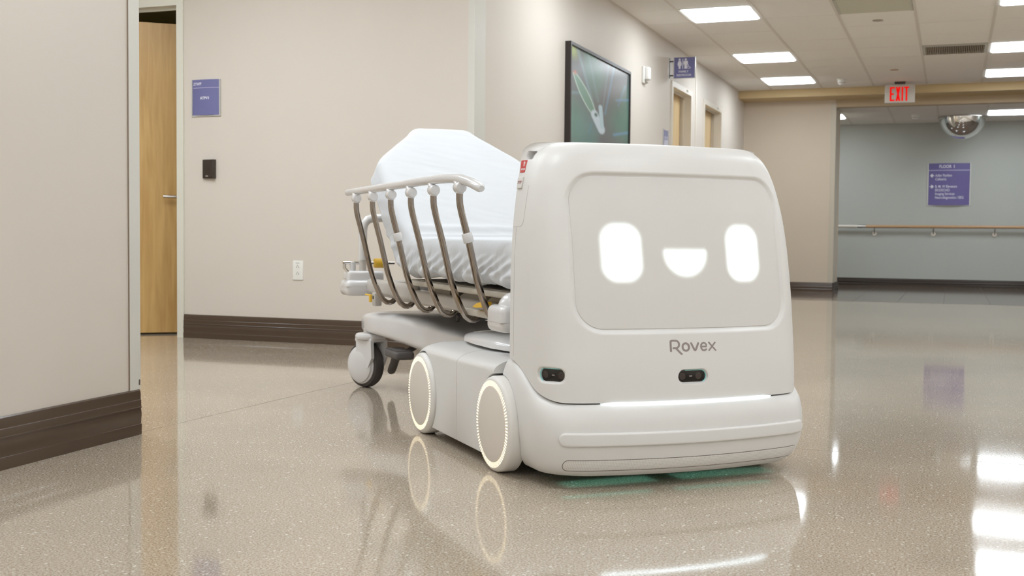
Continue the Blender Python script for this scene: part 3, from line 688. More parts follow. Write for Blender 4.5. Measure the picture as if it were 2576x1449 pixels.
# ceiling fittings
t = thing('air_vent', ((GX[4]+GX[5])/2, 12.363, ZC), 0, 'slotted air vent in the ceiling left of the right lights', 'vent')
hx, hy = 0.2935, 0.307
obj('vent_frame', join(MB().box(-hx, -0.27, -hy, hy, -0.004, 0.02), MB().box(0.27, hx, -hy, hy, -0.004, 0.02), MB().box(-0.27, 0.27, -hy, -0.215, -0.004, 0.02), MB().box(-0.27, 0.27, 0.29, hy, -0.004, 0.02)), 'vent_frame', t, False)
obj('duct_back', MB().box(-0.27, 0.27, -0.215, 0.29, 0.018, 0.024), 'vent_dark', t, False)
sl = mesh('slat', MB().box(-0.0045, 0.0045, -0.215, 0.29, -0.003, 0.012), 'vent_slat', False)
for i in range(32): obj('slat', sl, None, t, loc=(-0.261+0.522*i/31, 0, 0))
t = thing('ceiling_diffuser', ((GX[3]+GX[4])/2, 9.875, ZC), 0, 'grey green ceiling diffuser panel at the top edge', 'diffuser')
obj('panel', MB().box(-0.293, 0.293, -0.307, 0.307, -0.001, 0.015), 'diffuser_dark', t, False)
obj('panel_lip', join(MB().box(-0.293, -0.275, -0.307, 0.307, -0.004, 0.0), MB().box(0.275, 0.293, -0.307, 0.307, -0.004, 0)), 'vent_frame', t, False)
t = thing('ceiling_speaker', (-0.637, 10.557, ZC), 0, 'flat round grey disc on the ceiling near the diffuser', 'ceiling fitting')
obj('disc', MB().cyl((0, 0, -0.006), (0, 0, 0.0), 0.042, 24, bev=0.002), 'disc_grey', t)
obj('disc_rim', MB().cyl((0, 0, -0.003), (0, 0, 0.0), 0.046, 24), 'disc', t)
t = thing('sprinkler_cover', (-0.637, 13.649, ZC), 0, 'small pinkish round sprinkler cover on the ceiling before the EXIT sign', 'ceiling fitting')
obj('disc', MB().cyl((0, 0, -0.007), (0, 0, 0.0), 0.046, 24, bev=0.002), mat('pinkish', srgb(196, 166, 140), 0.6) and 'pinkish', t)
obj('disc_rim', MB().cyl((0, 0, -0.002), (0, 0, 0.0), 0.05, 24), 'tile', t)
def smoke(x, y, z, label, s=1.0):
    t = thing('smoke_detector', (x, y, z), 0, label, 'smoke detector')
    obj('mount', MB().cyl((0, 0, -0.014*s), (0, 0, 0), 0.058*s, 28, bev=0.004), 'plastic_white', t)
    obj('chamber', MB().tube([(0, 0, -0.012*s), (0, 0, -0.042*s), (0, 0, -0.060*s), (0, 0, -0.070*s)], [0.046*s, 0.043*s, 0.032*s, 0.018*s], 28), 'plastic_white', t)
    obj('sensor_slot', MB().cyl((0, 0, -0.044*s), (0, 0, -0.038*s), 0.0437*s, 28), 'disc_grey', t)
smoke(-1.256, 14.30, ZC, 'white smoke detector on the ceiling left of the EXIT sign')
smoke(-0.5, 16.72, Z2, 'smoke detector over the crossing corridor left of the dome mirror')

# ================================================================ ROBOT  (local: x right, y towards the rear, z up; v = -y)
RZ = math.radians(42.5)
RLOC = Vector((-0.8757, 3.3684, 0))
KB = 0.40
def hermite(xs, ys):
    n = len(xs); m = []
    for i in range(n):
        if i == 0: m.append((ys[1]-ys[0])/(xs[1]-xs[0]))
        elif i == n-1: m.append((ys[-1]-ys[-2])/(xs[-1]-xs[-2]))
        else:
            a = (ys[i]-ys[i-1])/(xs[i]-xs[i-1]); b = (ys[i+1]-ys[i])/(xs[i+1]-xs[i])
            m.append(0 if a*b < 0 else 2*a*b/(a+b) if a+b else 0)
    def f(x):
        if x <= xs[0]: return ys[0]+m[0]*(x-xs[0])
        if x >= xs[-1]: return ys[-1]
        i = 0
        while x > xs[i+1]: i += 1
        h = xs[i+1]-xs[i]; t = (x-xs[i])/h
        return (2*t**3-3*t*t+1)*ys[i]+(t**3-2*t*t+t)*h*m[i]+(-2*t**3+3*t*t)*ys[i+1]+(t**3-t*t)*h*m[i+1]
    return f
def sstep(a, b, x):
    x = max(0.0, min(1.0, (x-a)/(b-a))); return x*x*(3-2*x)
ZT = [.2, .3, .4, .5, .6, .7, .8, .86, .885, .9, .915, .925, .930, .932]
fV0 = hermite(ZT, [.347, .343, .333, .321, .305, .286, .262, .243, .232, .222, .204, .184, .162, .135])
fHF = hermite(ZT, [.410, .410, .410, .410, .409, .404, .390, .374, .363, .353, .337, .318, .298, .272])
fHB = hermite(ZT, [.410, .410, .410, .410, .409, .404, .394, .386, .384, .383, .379, .369, .355, .330])
fVB = hermite(ZT, [.028, .028, .028, .029, .030, .030, .030, .031, .033, .037, .046, .058, .068, .080])
fRC = hermite([.2, .88, .9, .915, .925, .930, .932], [.12, .12, .115, .10, .075, .05, .02])
def half_outline(hf, hb, v0, vb, r, nf=40, nc=20, ns=16):
    d0 = hf-r; vc = v0-KB*d0*d0; a0 = math.atan(2*KB*d0); s0 = math.sin(a0)
    P = [(d0*i/nf, v0-KB*(d0*i/nf)**2) for i in range(nf)]
    for i in range(nc):
        a = a0+(pi/2-a0)*i/nc; P.append((d0+r*(math.sin(a)-s0)/(1-s0), vc-r*(math.cos(a0)-math.cos(a))))
    ve = vc-r*math.cos(a0)
    for i in range(ns+1): P.append((hf+(hb-hf)*i/ns, ve+(vb-ve)*i/ns))
    return P
def arclen(P):
    s = [0.0]
    for a, b in zip(P, P[1:]): s.append(s[-1]+math.hypot(b[0]-a[0], b[1]-a[1]))
    return s
class RingSurf:      # outline at a height, addressed by signed arc length from the front centre
    def __init__(q, P): q.P = P; q.s = arclen(P)
    def at(q, s):
        sg = -1 if s < 0 else 1; s = min(abs(s), q.s[-1]-1e-6)
        import bisect
        i = max(0, bisect.bisect_right(q.s, s)-1); t = (s-q.s[i])/(q.s[i+1]-q.s[i]); a, b = q.P[i], q.P[i+1]
        x = a[0]+(b[0]-a[0])*t; v = a[1]+(b[1]-a[1])*t
        tx, tv = b[0]-a[0], b[1]-a[1]; l = math.hypot(tx, tv); nx, nv = -tv/l, tx/l       # outward normal of the right half
        return sg*x, -v, sg*nx, -nv                                                        # local x, y and outward normal
    def by_v(q, v):  # half width at depth v (side part)
        for a, b in zip(reversed(q.P[:-1]), reversed(q.P[1:])):
            if b[1] <= v <= a[1]: return a[0]+(b[0]-a[0])*(v-a[1])/(b[1]-a[1]) if b[1] != a[1] else a[0]
        return q.P[-1][0]
_bc = {}
def body_ring(z):
    k = round(z, 4)
    if k not in _bc: _bc[k] = RingSurf(half_outline(fHF(k), fHB(k), fV0(k), fVB(k), fRC(k)))
    return _bc[k]
def seam_z(s):       # the joint between body and bumper climbs along the sides
    s = abs(s); return .228+.094*sstep(.36, .63, s)
BUMP_H = [0, .06, .14, .25, .38, .52, .66, .78, .88, .95, 1.0]
BUMP_I = [.040, .025, .015, .008, .002, .0, .001, .004, .010, .017, .026]
fBI = hermite(BUMP_H, BUMP_I)
_pc = {}
def bump_ring(h):
    k = round(h, 3)
    if k not in _pc:
        i = fBI(k); _pc[k] = RingSurf(half_outline(.427-i, .427-i, .371-i, .0, .125))
    return _pc[k]
def bump_pt(s, z, off):
    h = max(0, min(1, (z-.034)/(seam_z(s)-.034))); x, y, nx, ny = bump_ring(h).at(s); return (x+nx*off, y+ny*off, z)
def body_pt(s, z, off):
    x, y, nx, ny = body_ring(z).at(s); return (x+nx*off, y+ny*off, z)
def plate(outline, surf, off, base, bev=0.0015, rings=12, lit=None):
    # outline (s,z) star-shaped about its centre; slab from base to off over the surface, edges rounded
    n = len(outline); cx = sum(p[0] for p in outline)/n; cz = sum(p[1] for p in outline)/n
    hw = max(abs(p[0]-cx) for p in outline); hh = max(abs(p[1]-cz) for p in outline)
    V = []; F = []; Lt = []
    def sc(p, d):   # move the point inwards by d (absolute), anisotropic scaling
        return (cx+(p[0]-cx)*(1-d/hw), cz+(p[1]-cz)*(1-d/hh))
    steps = [(0, base)]+[(bev*(1-math.cos(a)), off-bev*(1-math.sin(a))) for a in (0, pi/6, pi/3, pi/2)]
    for d, o in steps: V += [surf(*sc(p, d), o) for p in outline]; Lt += [0]*n
    mn = min(hw, hh)
    for i in range(1, rings+1):
        f = 1-i/(rings+1)
        for p in outline:
            q = sc(p, bev); V.append(surf(cx+(q[0]-cx)*f, cz+(q[1]-cz)*f, off)); Lt.append(min(1.0, (1-f)*mn/lit) if lit else 0)
    R = len(V)//n
    for i in range(R-1):
        for j in range(n): k = (j+1) % n; F.append((i*n+j, i*n+k, (i+1)*n+k, (i+1)*n+j))
    V.append(surf(cx, cz, off)); Lt.append(1); c = len(V)-1
    for j in range(n): F.append(((R-1)*n+j, (R-1)*n+(j+1) % n, c))
    mb = MB(); mb.v = [tuple(v) for v in V]; mb.f = F
    return (mb, Lt) if lit else mb
def rr_shape(cx, cz, w, h, r):
    def span(z):
        q = abs(z-cz)-(h/2-r); hw = w/2-r+(math.sqrt(max(0, r*r-q*q)) if q > 0 else r); return cx-hw, cx+hw
    return cz-h/2, cz+h/2, span, lambda x, z: -sd_rr(x, z, cx, cz, w/2, h/2, r)
def rowplate(shape, surf, off, base, bev=.001, nr=40, nc=60, lit=None):
    z0, z1, span, inside = shape; V = []; Lt = []
    def cosp(t): return .5-.5*math.cos(pi*t)
    for i in range(nr+1):
        z = z0+(z1-z0)*min(.9995, max(.0005, cosp(i/nr))); a, b = span(z)
        for j in range(nc+1):
            x = a+(b-a)*cosp(j/nc); d = max(0.0, inside(x, z))
            o = off if d >= bev else off-bev*(1-math.sqrt(max(0, 1-(1-d/bev)**2)))
            V.append(surf(x, z, o)); Lt.append(min(1.0, d/lit) if lit else 0)
    W = nc+1; F = [(i*W+j, i*W+j+1, (i+1)*W+j+1, (i+1)*W+j) for i in range(nr) for j in range(nc)]
    loop = [(0, j) for j in range(nc)]+[(i, nc) for i in range(nr)]+[(nr, j) for j in range(nc, 0, -1)]+[(i, 0) for i in range(nr, 0, -1)]
    o0 = len(V); n = len(loop)
    for i, j in loop:
        z = z0+(z1-z0)*min(.9995, max(.0005, cosp(i/nr))); a, b = span(z); V.append(surf(a+(b-a)*cosp(j/nc), z, base)); Lt.append(0)
    for k in range(n):
        q = (k+1) % n; F.append((loop[k][0]*W+loop[k][1], o0+k, o0+q, loop[q][0]*W+loop[q][1]))
    F.append(tuple(o0+k for k in range(n)))
    mb = MB(); mb.v = [tuple(v) for v in V]; mb.f = F
    return (mb, Lt) if lit else mb
def apply_bool(o, cutters):
    for c in cutters:
        m = o.modifiers.new('cut', 'BOOLEAN'); m.operation = 'DIFFERENCE'; m.object = c; m.solver = 'EXACT'
    dg = bpy.context.evaluated_depsgraph_get(); me = bpy.data.meshes.new_from_object(o.evaluated_get(dg))
    o.modifiers.clear(); o.data = me
    for p in me.polygons: p.use_smooth = abs(p.normal.x) < .985 or p.area < 2e-4
    me.set_sharp_from_angle(angle=math.radians(30))
    for c in cutters: bpy.data.objects.remove(c)

rb = thing('hospital_robot', RLOC, RZ, 'white towing robot with glowing smiling face docked to the hospital bed', 'robot')
FC = (0.004, 0.629); FH = (0.338, 0.218); FR = 0.085; FD = 0.011
def sd_rr(px, pz, cx, cz, hx, hz, r):
    qx = abs(px-cx)-hx+r; qz = abs(pz-cz)-hz+r
    return math.hypot(max(qx, 0), max(qz, 0))+min(max(qx, qz), 0)-r
CAM2 = (0.0, 0.2955, 0.047, 0.0205); CAM1 = (-0.404, 0.302, 0.043, 0.0215)
SLOT = (0.066, 0.895, 0.0135, 0.0125)
def body_shell():
    nf, nc, ns, nb = 300, 40, 34, 24; cols = []
    full = None
    # columns as fractions of the outline pieces so that rings correspond
    def ringpts(z):
        hf, hb, v0, vb, r = fHF(z), fHB(z), fV0(z), fVB(z), fRC(z)
        d0 = hf-r; vc = v0-KB*d0*d0; a0 = math.atan(2*KB*d0); s0 = math.sin(a0); ve = vc-r*math.cos(a0)
        P = []
        for i in range(ns): t = i/ns; P.append((-(hb+(hf-hb)*t), vb+(ve-vb)*t))
        for i in range(nc): a = pi/2-(pi/2-a0)*i/nc; P.append((-(d0+r*(math.sin(a)-s0)/(1-s0)), vc-r*(math.cos(a0)-math.cos(a))))
        for i in range(nf): x = -d0+2*d0*i/nf; P.append((x, v0-KB*x*x))
        for i in range(nc): a = a0+(pi/2-a0)*i/nc; P.append((d0+r*(math.sin(a)-s0)/(1-s0), vc-r*(math.cos(a0)-math.cos(a))))
        for i in range(ns): t = i/ns; P.append((hf+(hb-hf)*t, ve+(vb-ve)*t))
        for i in range(nb): t = i/nb; P.append((hb-2*hb*t, vb))
        return P
    ref = ringpts(.3); mid = ns+nc+nf//2; n = len(ref)
    S = [0.0]*n; acc = 0
    for j in range(mid, ns*2+nc*2+nf-1): acc += math.hypot(ref[j+1][0]-ref[j][0], ref[j+1][1]-ref[j][1]); S[j+1] = acc
    acc = 0
    for j in range(mid, 0, -1): acc -= math.hypot(ref[j-1][0]-ref[j][0], ref[j-1][1]-ref[j][1]); S[j-1] = acc
    for j in range(n-nb, n): S[j] = 0.7
    zr = [0.0]; z = .0
    rows = [i/236*0.955 for i in range(237)]+[0.955+0.045*(1-(1-i/14)**2) for i in range(1, 15)]
    cache = {}
    def RP(z):
        k = round(z*4000)
        if k not in cache: cache[k] = ringpts(k/4000)
        return cache[k]
    V = []; dom = MB()
    for ri, t in enumerate(rows):
        for j in range(n):
            zb = seam_z(S[j])+.0025 if j < n-nb else .324
            z = zb+(.932-zb)*t; P = RP(z); x, v = P[j]
            a, b = P[(j-1) % n], P[(j+1) % n]; tx, ty = b[0]-a[0], -(b[1]-a[1]); l = math.hypot(tx, ty) or 1; nx, ny = -ty/l, tx/l   # inward
            d = 0
            if ns+4 <= j <= ns+2*nc+nf-4:
                sd = sd_rr(x, z, *FC, *FH, FR)
                if sd < 0: d = FD*sstep(0, -.013, sd)
                sd = sd_rr(x, z, CAM2[0], CAM2[1], CAM2[2], CAM2[3], CAM2[3])
                if sd < 0: d = .016*sstep(0, -.007, sd)
            if S[j] < -.3 and j < n-nb:
                sd = sd_rr(S[j], z, CAM1[0], CAM1[1], CAM1[2], CAM1[3], CAM1[3])
                if sd < 0: d = .016*sstep(0, -.007, sd)
                if j < ns+nc and z > .8:
                    sd = sd_rr(v, z, *SLOT, .006)
                    if sd < 0: d = .028*sstep(0, -.005, sd)
            V.append((x+nx*d, -v+ny*d, z))
    mb = MB(); mb.v = V; R_ = len(rows)
    for i in range(R_-1):
        for j in range(n): k = (j+1) % n; mb.f.append((i*n+j, i*n+k, (i+1)*n+k, (i+1)*n+j))
    # top cap and floor of the shell
    top = [V[(R_-1)*n+j] for j in range(n)]
    o = len(mb.v); f = 0.6
    mb.v += [(p[0]*f, (p[1]+.12)*f-.12, .9335) for p in top]+[(0, -.12, .934)]
    for j in range(n): k = (j+1) % n; mb.f.append(((R_-1)*n+j, (R_-1)*n+k, o+k, o+j)); mb.f.append((o+j, o+k, o+n))
    o = len(mb.v); mb.v += [(V[j][0]*.93, (V[j][1]+.18)*.93-.18, V[j][2]) for j in range(n)]
    for j in range(n): k = (j+1) % n; mb.f.append((j, o+j, o+k, k))
    return mb
obj('body', body_shell(), 'robot_white', rb, ang=50)
def face_surf(x, z, off):
    q = body_ring(z); a = abs(x); P = q.P; i = 0
    import bisect
    i = min(bisect.bisect_right([p[0] for p in P[:60]], a)-1, 58); t = (a-P[i][0])/(P[i+1][0]-P[i][0]); v = P[i][1]+(P[i+1][1]-P[i][1])*t
    return (x, -v+FD-off, z)
obj('face_panel', rowplate(rr_shape(*FC, 2*(FH[0]-.0135), 2*(FH[1]-.0135), FR-.012), face_surf, .002, -.002, .0012, 60, 80), 'robot_panel', rb, ang=50)
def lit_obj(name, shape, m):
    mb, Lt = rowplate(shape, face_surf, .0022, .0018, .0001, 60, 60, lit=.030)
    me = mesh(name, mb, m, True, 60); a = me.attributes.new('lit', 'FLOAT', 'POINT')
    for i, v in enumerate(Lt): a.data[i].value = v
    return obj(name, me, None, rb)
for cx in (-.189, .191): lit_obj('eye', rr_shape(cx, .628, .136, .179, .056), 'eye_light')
def mouth_shape():
    cx, zt, zb, W_, r = -.001, .649, .553, .078, .020
    def span(z):
        if z > zt-r: q = z-(zt-r); hw = W_-r+math.sqrt(max(0, r*r-q*q))
        else: t = (zt-r-z)/(zt-r-zb); hw = W_*math.sqrt(max(0, 1-t*t))
        return cx-hw, cx+hw
    pts = []
    pts = [(cx-W_*math.cos(pi*i/120), (zt-r)-(zt-r-zb)*math.sin(pi*i/120)) for i in range(121)]
    for i in range(9):
        z = zt-r+r*i/8; a, b = span(z); pts += [(a, z), (b, z)]
    pts += [(cx-W_+r+(2*W_-2*r)*i/40, zt) for i in range(41)]
    return zb, zt, span, lambda x, z: min(math.hypot(x-p, z-q) for p, q in pts)
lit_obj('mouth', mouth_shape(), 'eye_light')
# logo lettering
def logo():
    W = 48; S = []
    S.append(([(283, 462), (281, 330), (281, 222)], W)); S.append(([(283, 240), (287, 213), (310, 202), (400, 199), (440, 205), (470, 226), (490, 262), (493, 300), (480, 342), (450, 372), (420, 382), (350, 386)], W))
    S.append(([(418, 392), (470, 450), (520, 502), (552, 528)], W))
    S.append(([(663+83*math.cos(a*pi/14), 352+93*math.sin(a*pi/14)) for a in range(29)], W))
    S.append(([(803, 255), (850, 350), (886, 420), (904, 432), (920, 416), (956, 330), (988, 252)], W))
    S.append(([(1075, 336), (1205, 331), (1200, 285), (1175, 252), (1135, 240), (1095, 252), (1065, 290), (1060, 340), (1072, 390), (1105, 422), (1145, 430), (1198, 402)], W*.92))
    S.append(([(1275, 228), (1360, 325), (1452, 422)], W*.82)); S.append(([(1440, 228), (1360, 325), (1275, 424)], W*.82))
    out = MB()
    for pts, wd in S:
        mb = stroke_mb(pts, wd, 0, 1)
        for i, (px, py, h) in enumerate(mb.v):
            py2 = py+(px-285)*0.042; x = (px-865)/8403+.003; z = .3625+(485-py2)/9346
            mb.v[i] = (x, -(fV0(z)-KB*x*x)-(.0006 if h > .5 else -.0005), z)
        out.add(mb.v, mb.f)
    return out
obj('logo', logo(), 'robot_grey', rb, False)
# stereo cameras set into the shell
for (s0, z0, hw, hh), nm in ((CAM2, 'front'), (CAM1, 'corner')):
    c = obj('stereo_camera', plate(rrect(2*hw-.010, 2*hh-.009, hh-.006, 8, s0+(.0 if nm == 'front' else .002), z0-.0005), body_pt, -.0098, -.02, .001, 6), 'camera_glass', rb)
    ox = -.003 if nm == 'front' else .005
    for dx in (-.026, .024):
        obj('lens', plate(circle(s0+dx+ox, z0, .0095), body_pt, -.0092, -.012, .0004, 3), 'camera_lens', c)
    obj('sensor_mark', plate(rrect(.009, .003, .001, 2, s0+ox, z0), body_pt, -.0094, -.012, .0002, 2), 'robot_grey', c)
    sgn = 1 if nm == 'front' else -1
    path = [body_pt(s0+sgn*(hw-hh+.001+(hh-.0035)*math.cos(a)), z0+(hh-.0035)*math.sin(a), -.0085) for a in [math.radians(q) for q in range(-70, 91, 16)]]+[body_pt(s0+sgn*(hw-hh-.012*q), z0+hh-.0035, -.0085) for q in range(1, 5)]
    obj('film_edge', MB().tube(path, .0022, 8), 'teal_reflect', c)
# handle tag, stop key and panel seams on the left flank
def flank(v, z, off): return (-(body_ring(z).by_v(v)+off), -v, z)
def flank_plate(v0, v1, z0, z1, r, off): return plate(rrect(v1-v0, z1-z0, r, 4, (v0+v1)/2, (z0+z1)/2), flank, off, -.001, min(.001, off*.6), 5)
tg = obj('release_tag', flank_plate(.037, .062, .847, .882, .002, .0012), 'tag_red', rb)
mb = prism([(-.003, -.008), (.003, -.008), (.003, .003), (.008, .003), (0, .011), (-.008, .003), (-.003, .003)], .0012, .0018)
mb.v = [flank(.053+x*.6, .871+y*.7, z) for x, y, z in mb.v]; obj('arrow', mb, 'tag_white', tg, False)
mb = text_mb('RELEASE', .0085, .0002, extr=.0003); mb.v = [flank(.052+x*.62, .8565+y*.8, .0015+z) for x, y, z in mb.v]; obj('lettering', mb, 'tag_white', tg, False)
sk = obj('stop_key', flank_plate(.036, .066, .803, .835, .003, .0045), 'robot_panel', rb)
mb = text_mb('STOP', .014, .0002, extr=.0003); mb.v = [flank(.0515+x*.7, .82+y*.8, .0048+z) for x, y, z in mb.v]; obj('lettering', mb, 'stop_grey', sk, False)
for pts in ([(.056, .335+i*.03) for i in range(13)], [(.032+i*.006, .6965) for i in range(8)]+[(.080+.026*math.sin(a), .7225-.026*math.cos(a)) for a in [math.radians(10*q) for q in range(1, 10)]]+[(.106, .75+.02*q) for q in range(4)]):
    obj('panel_seam', MB().tube([flank(v, z, .0) for v, z in pts], .0007, 6), 'seam_light', rb)
# bumper
def bumper_mesh():
    hs = [0, .03, .07, .12, .18, .25, .33, .42, .52, .62, .7, .77, .83, .88, .92, .96, .985, 1.0]
    R_ = []
    def ring_at(h, extra=0.0, dz=0.0):
        q = bump_ring(h); L = q.s[-1]; pts = []
        N_ = 150
        for i in range(2*N_+1):
            s = -L+2*L*i/(2*N_); x, y, nx, ny = q.at(s); z = .034+h*(seam_z(s)-.0015-.034)+dz; pts.append((x-nx*extra, y-ny*extra, z))
        return pts
    R_.append(ring_at(0, .09)); R_.append(ring_at(0, .02))
    for h in hs: R_.append(ring_at(h))
    R_.append(ring_at(1.0, .012)); R_.append(ring_at(1.0, .035, -.006))
    return MB().loft(R_)
bo = obj('bumper', bumper_mesh(), 'robot_base', rb)
def cutter(y, z, r, x0, x1):
    return obj('cutter', MB().cyl((x0, y, z), (x1, y, z), r, 64), None, rb)
bpy.context.view_layer.update()
apply_bool(bo, [cutter(0, .137, .1395, -.6, -.36), cutter(0, .137, .1395, .36, .6)])
obj('bumper_bar', rowplate(rr_shape(0, .1375, .776, .036, .018), bump_pt, .009, -.004, .005, 24, 200), 'robot_base', rb)
obj('grille_gap', rowplate(rr_shape(0, .0665, .748, .032, .016), bump_pt, .0006, -.004, .0002, 20, 160), 'robot_seam', rb)
obj('speaker_grille', rowplate(rr_shape(0, .0665, .744, .0285, .0142), bump_pt, .0016, -.004, .0006, 20, 160), 'grille', rb)
N_ = 60; path = []; rad = []
for i in range(N_+1):
    s = -.268+.536*i/N_; x, y, nx, ny = body_ring(.231).at(s); path.append((x-nx*.0006, y-ny*.0006, .2287)); e = min(1, min(i, N_-i)/4); rad.append(.0006+.0026*e)
obj('light_strip', MB().tube(path, rad, 10), 'led_white', rb)
# chassis with fenders
def chassis(y0, y1, rear):
    P = []   # (y, z, ny, nz) outward normals, counter-clockwise
    zt, zb = .308, .024
    if rear:
        for i in range(25):
            a = math.radians(-38+128*i/24); P.append((.68+.172*math.cos(a), .137+.172*math.sin(a), math.cos(a), math.sin(a)))
        P.append((y0+.02, .311, 0, 1)); P.append((y0, .311, 0, 1)); P.append((y0, zb, 0, -1))
        P.append((.72, zb, 0, -1))
    else:
        P = [(y1, zb, 0, -1), (y1, .311, 0, 1), (y0+.02, .318, 0, 1), (y0, .318, 0, 1), (y0, zb, 0, -1)]
        P = [(y1, zb, 0, -1), (y1, .311, 0, 1), ((y0+y1)/2, .315, 0, 1), (y0, .318, 0, 1), (y0, zb, 0, -1)]
    hw, Rr = .438, .075; rings = []
    for sx in [-1]:
        offs = []
    xs = []
    for i in range(13):
        a = pi/2*(1-i/12); xs.append((-(hw-.095)-.095*math.sin(a), .036*(1-math.cos(a))))
    xs += [(-.2, 0), (.2, 0)]
    xs += [(-x, d) for x, d in reversed(xs[:13])]
    for x, d in xs:
        rings.append([(x, y-ny*d*.9, z-nz*d*(1.0 if nz > 0 else .3)) for y, z, ny, nz in P])
    return MB().loft(rings)
for nm, a, b, rear in (('rear_fender', .345, .86, True), ('side_skirt', .022, .3425, False)):
    o = obj(nm, chassis(a, b, rear), 'robot_base', rb)
    bpy.context.view_layer.update()
    apply_bool(o, [cutter(.686 if rear else 0, .137, .1425, -.6, -.36), cutter(.686 if rear else 0, .137, .1425, .36, .6)])
obj('skirt_joint', MB().box(-.40, .40, .338, .350, .07, .275), 'robot_seam', rb, False)
obj('inner_frame', MB().rbox(-.30, .30, -.22, .80, .075, .25, .02), 'robot_seam', rb)
# wheels
def wheel(y, side):
    m = obj('wheel', MB().tube([(side*.452-side*d, y, .1365) for d in (0, .0015, .006, .014, .052)], [.1245, .1275, .1335, .1365, .1365], 72), 'wheel_tyre', rb)
    f = side*.4522
    obj('hub_cover', MB().tube([(side*.450, y, .1365), (side*.4535, y, .1365), (side*.454, y, .1365)], [.107, .107, .1055], 72), 'wheel_cover', m)
    mb = MB(); nL = 84
    for i in range(nL):
        a0 = 2*pi*(i+.30)/nL; a1 = 2*pi*(i+.70)/nL
        for (r0, r1) in ((.1085, .1128), (.1140, .1182), (.1194, .1234)):
            mb.add([(f, y+r*math.cos(a), .1365+r*math.sin(a)) for r, a in ((r0, a0), (r1, a0), (r1, a1), (r0, a1))]+[(f+side*.0006, y+r*math.cos(a), .1365+r*math.sin(a)) for r, a in ((r0, a0), (r1, a0), (r1, a1), (r0, a1))],
                   [(0,1,2,3),(4,7,6,5),(0,4,5,1),(1,5,6,2),(2,6,7,3),(3,7,4,0)])
    obj('light_ring', mb, 'led_warm', m, False)
    obj('axle', MB().cyl((side*.377, y, .1365), (side*.29, y, .1365), .03), 'robot_seam', m)
for y in (0.0, .686):
    for sd in (-1, 1): wheel(y, sd)
# teal floor lamps under the bumper
for x, wd in ((-.20, .27), (.165, .31)):
    obj('floor_lamp_bar', MB().box(x-wd/2, x+wd/2, -.25, -.225, .0325, .036), 'teal_lamp', rb, False)
    la = bpy.data.lights.new('floor_lamp_beam', 'AREA'); la.shape = 'RECTANGLE'; la.size = wd; la.size_y = .08; la.energy = .036; la.color = (.2, .6, .54); la.spread = math.radians(70)
    lo = bpy.data.objects.new('floor_lamp_beam', la); COL.objects.link(lo); lo.parent = rb; lo.location = (x, -.232, .0318); lo.rotation_euler = (math.radians(0), 0, 0)

# ================================================================ HOSPITAL BED (same axes as the robot; frame origin 1 m behind the front axle)
BOFF = 1.0
BLOC = RLOC + Vector((-math.sin(RZ)*BOFF, math.cos(RZ)*BOFF, 0))
bed = thing('hospital_stretcher', BLOC, RZ, 'white hospital stretcher bed with chrome barred side rail towed by the robot', 'stretcher')
def bobj(name, mb, m, parent=None, smooth=True, ang=40):
    mb.v = [(x, y-BOFF, z) for x, y, z in mb.v]; return obj(name, mb, m, parent or bed, smooth, ang)
def X(u): return u-.452
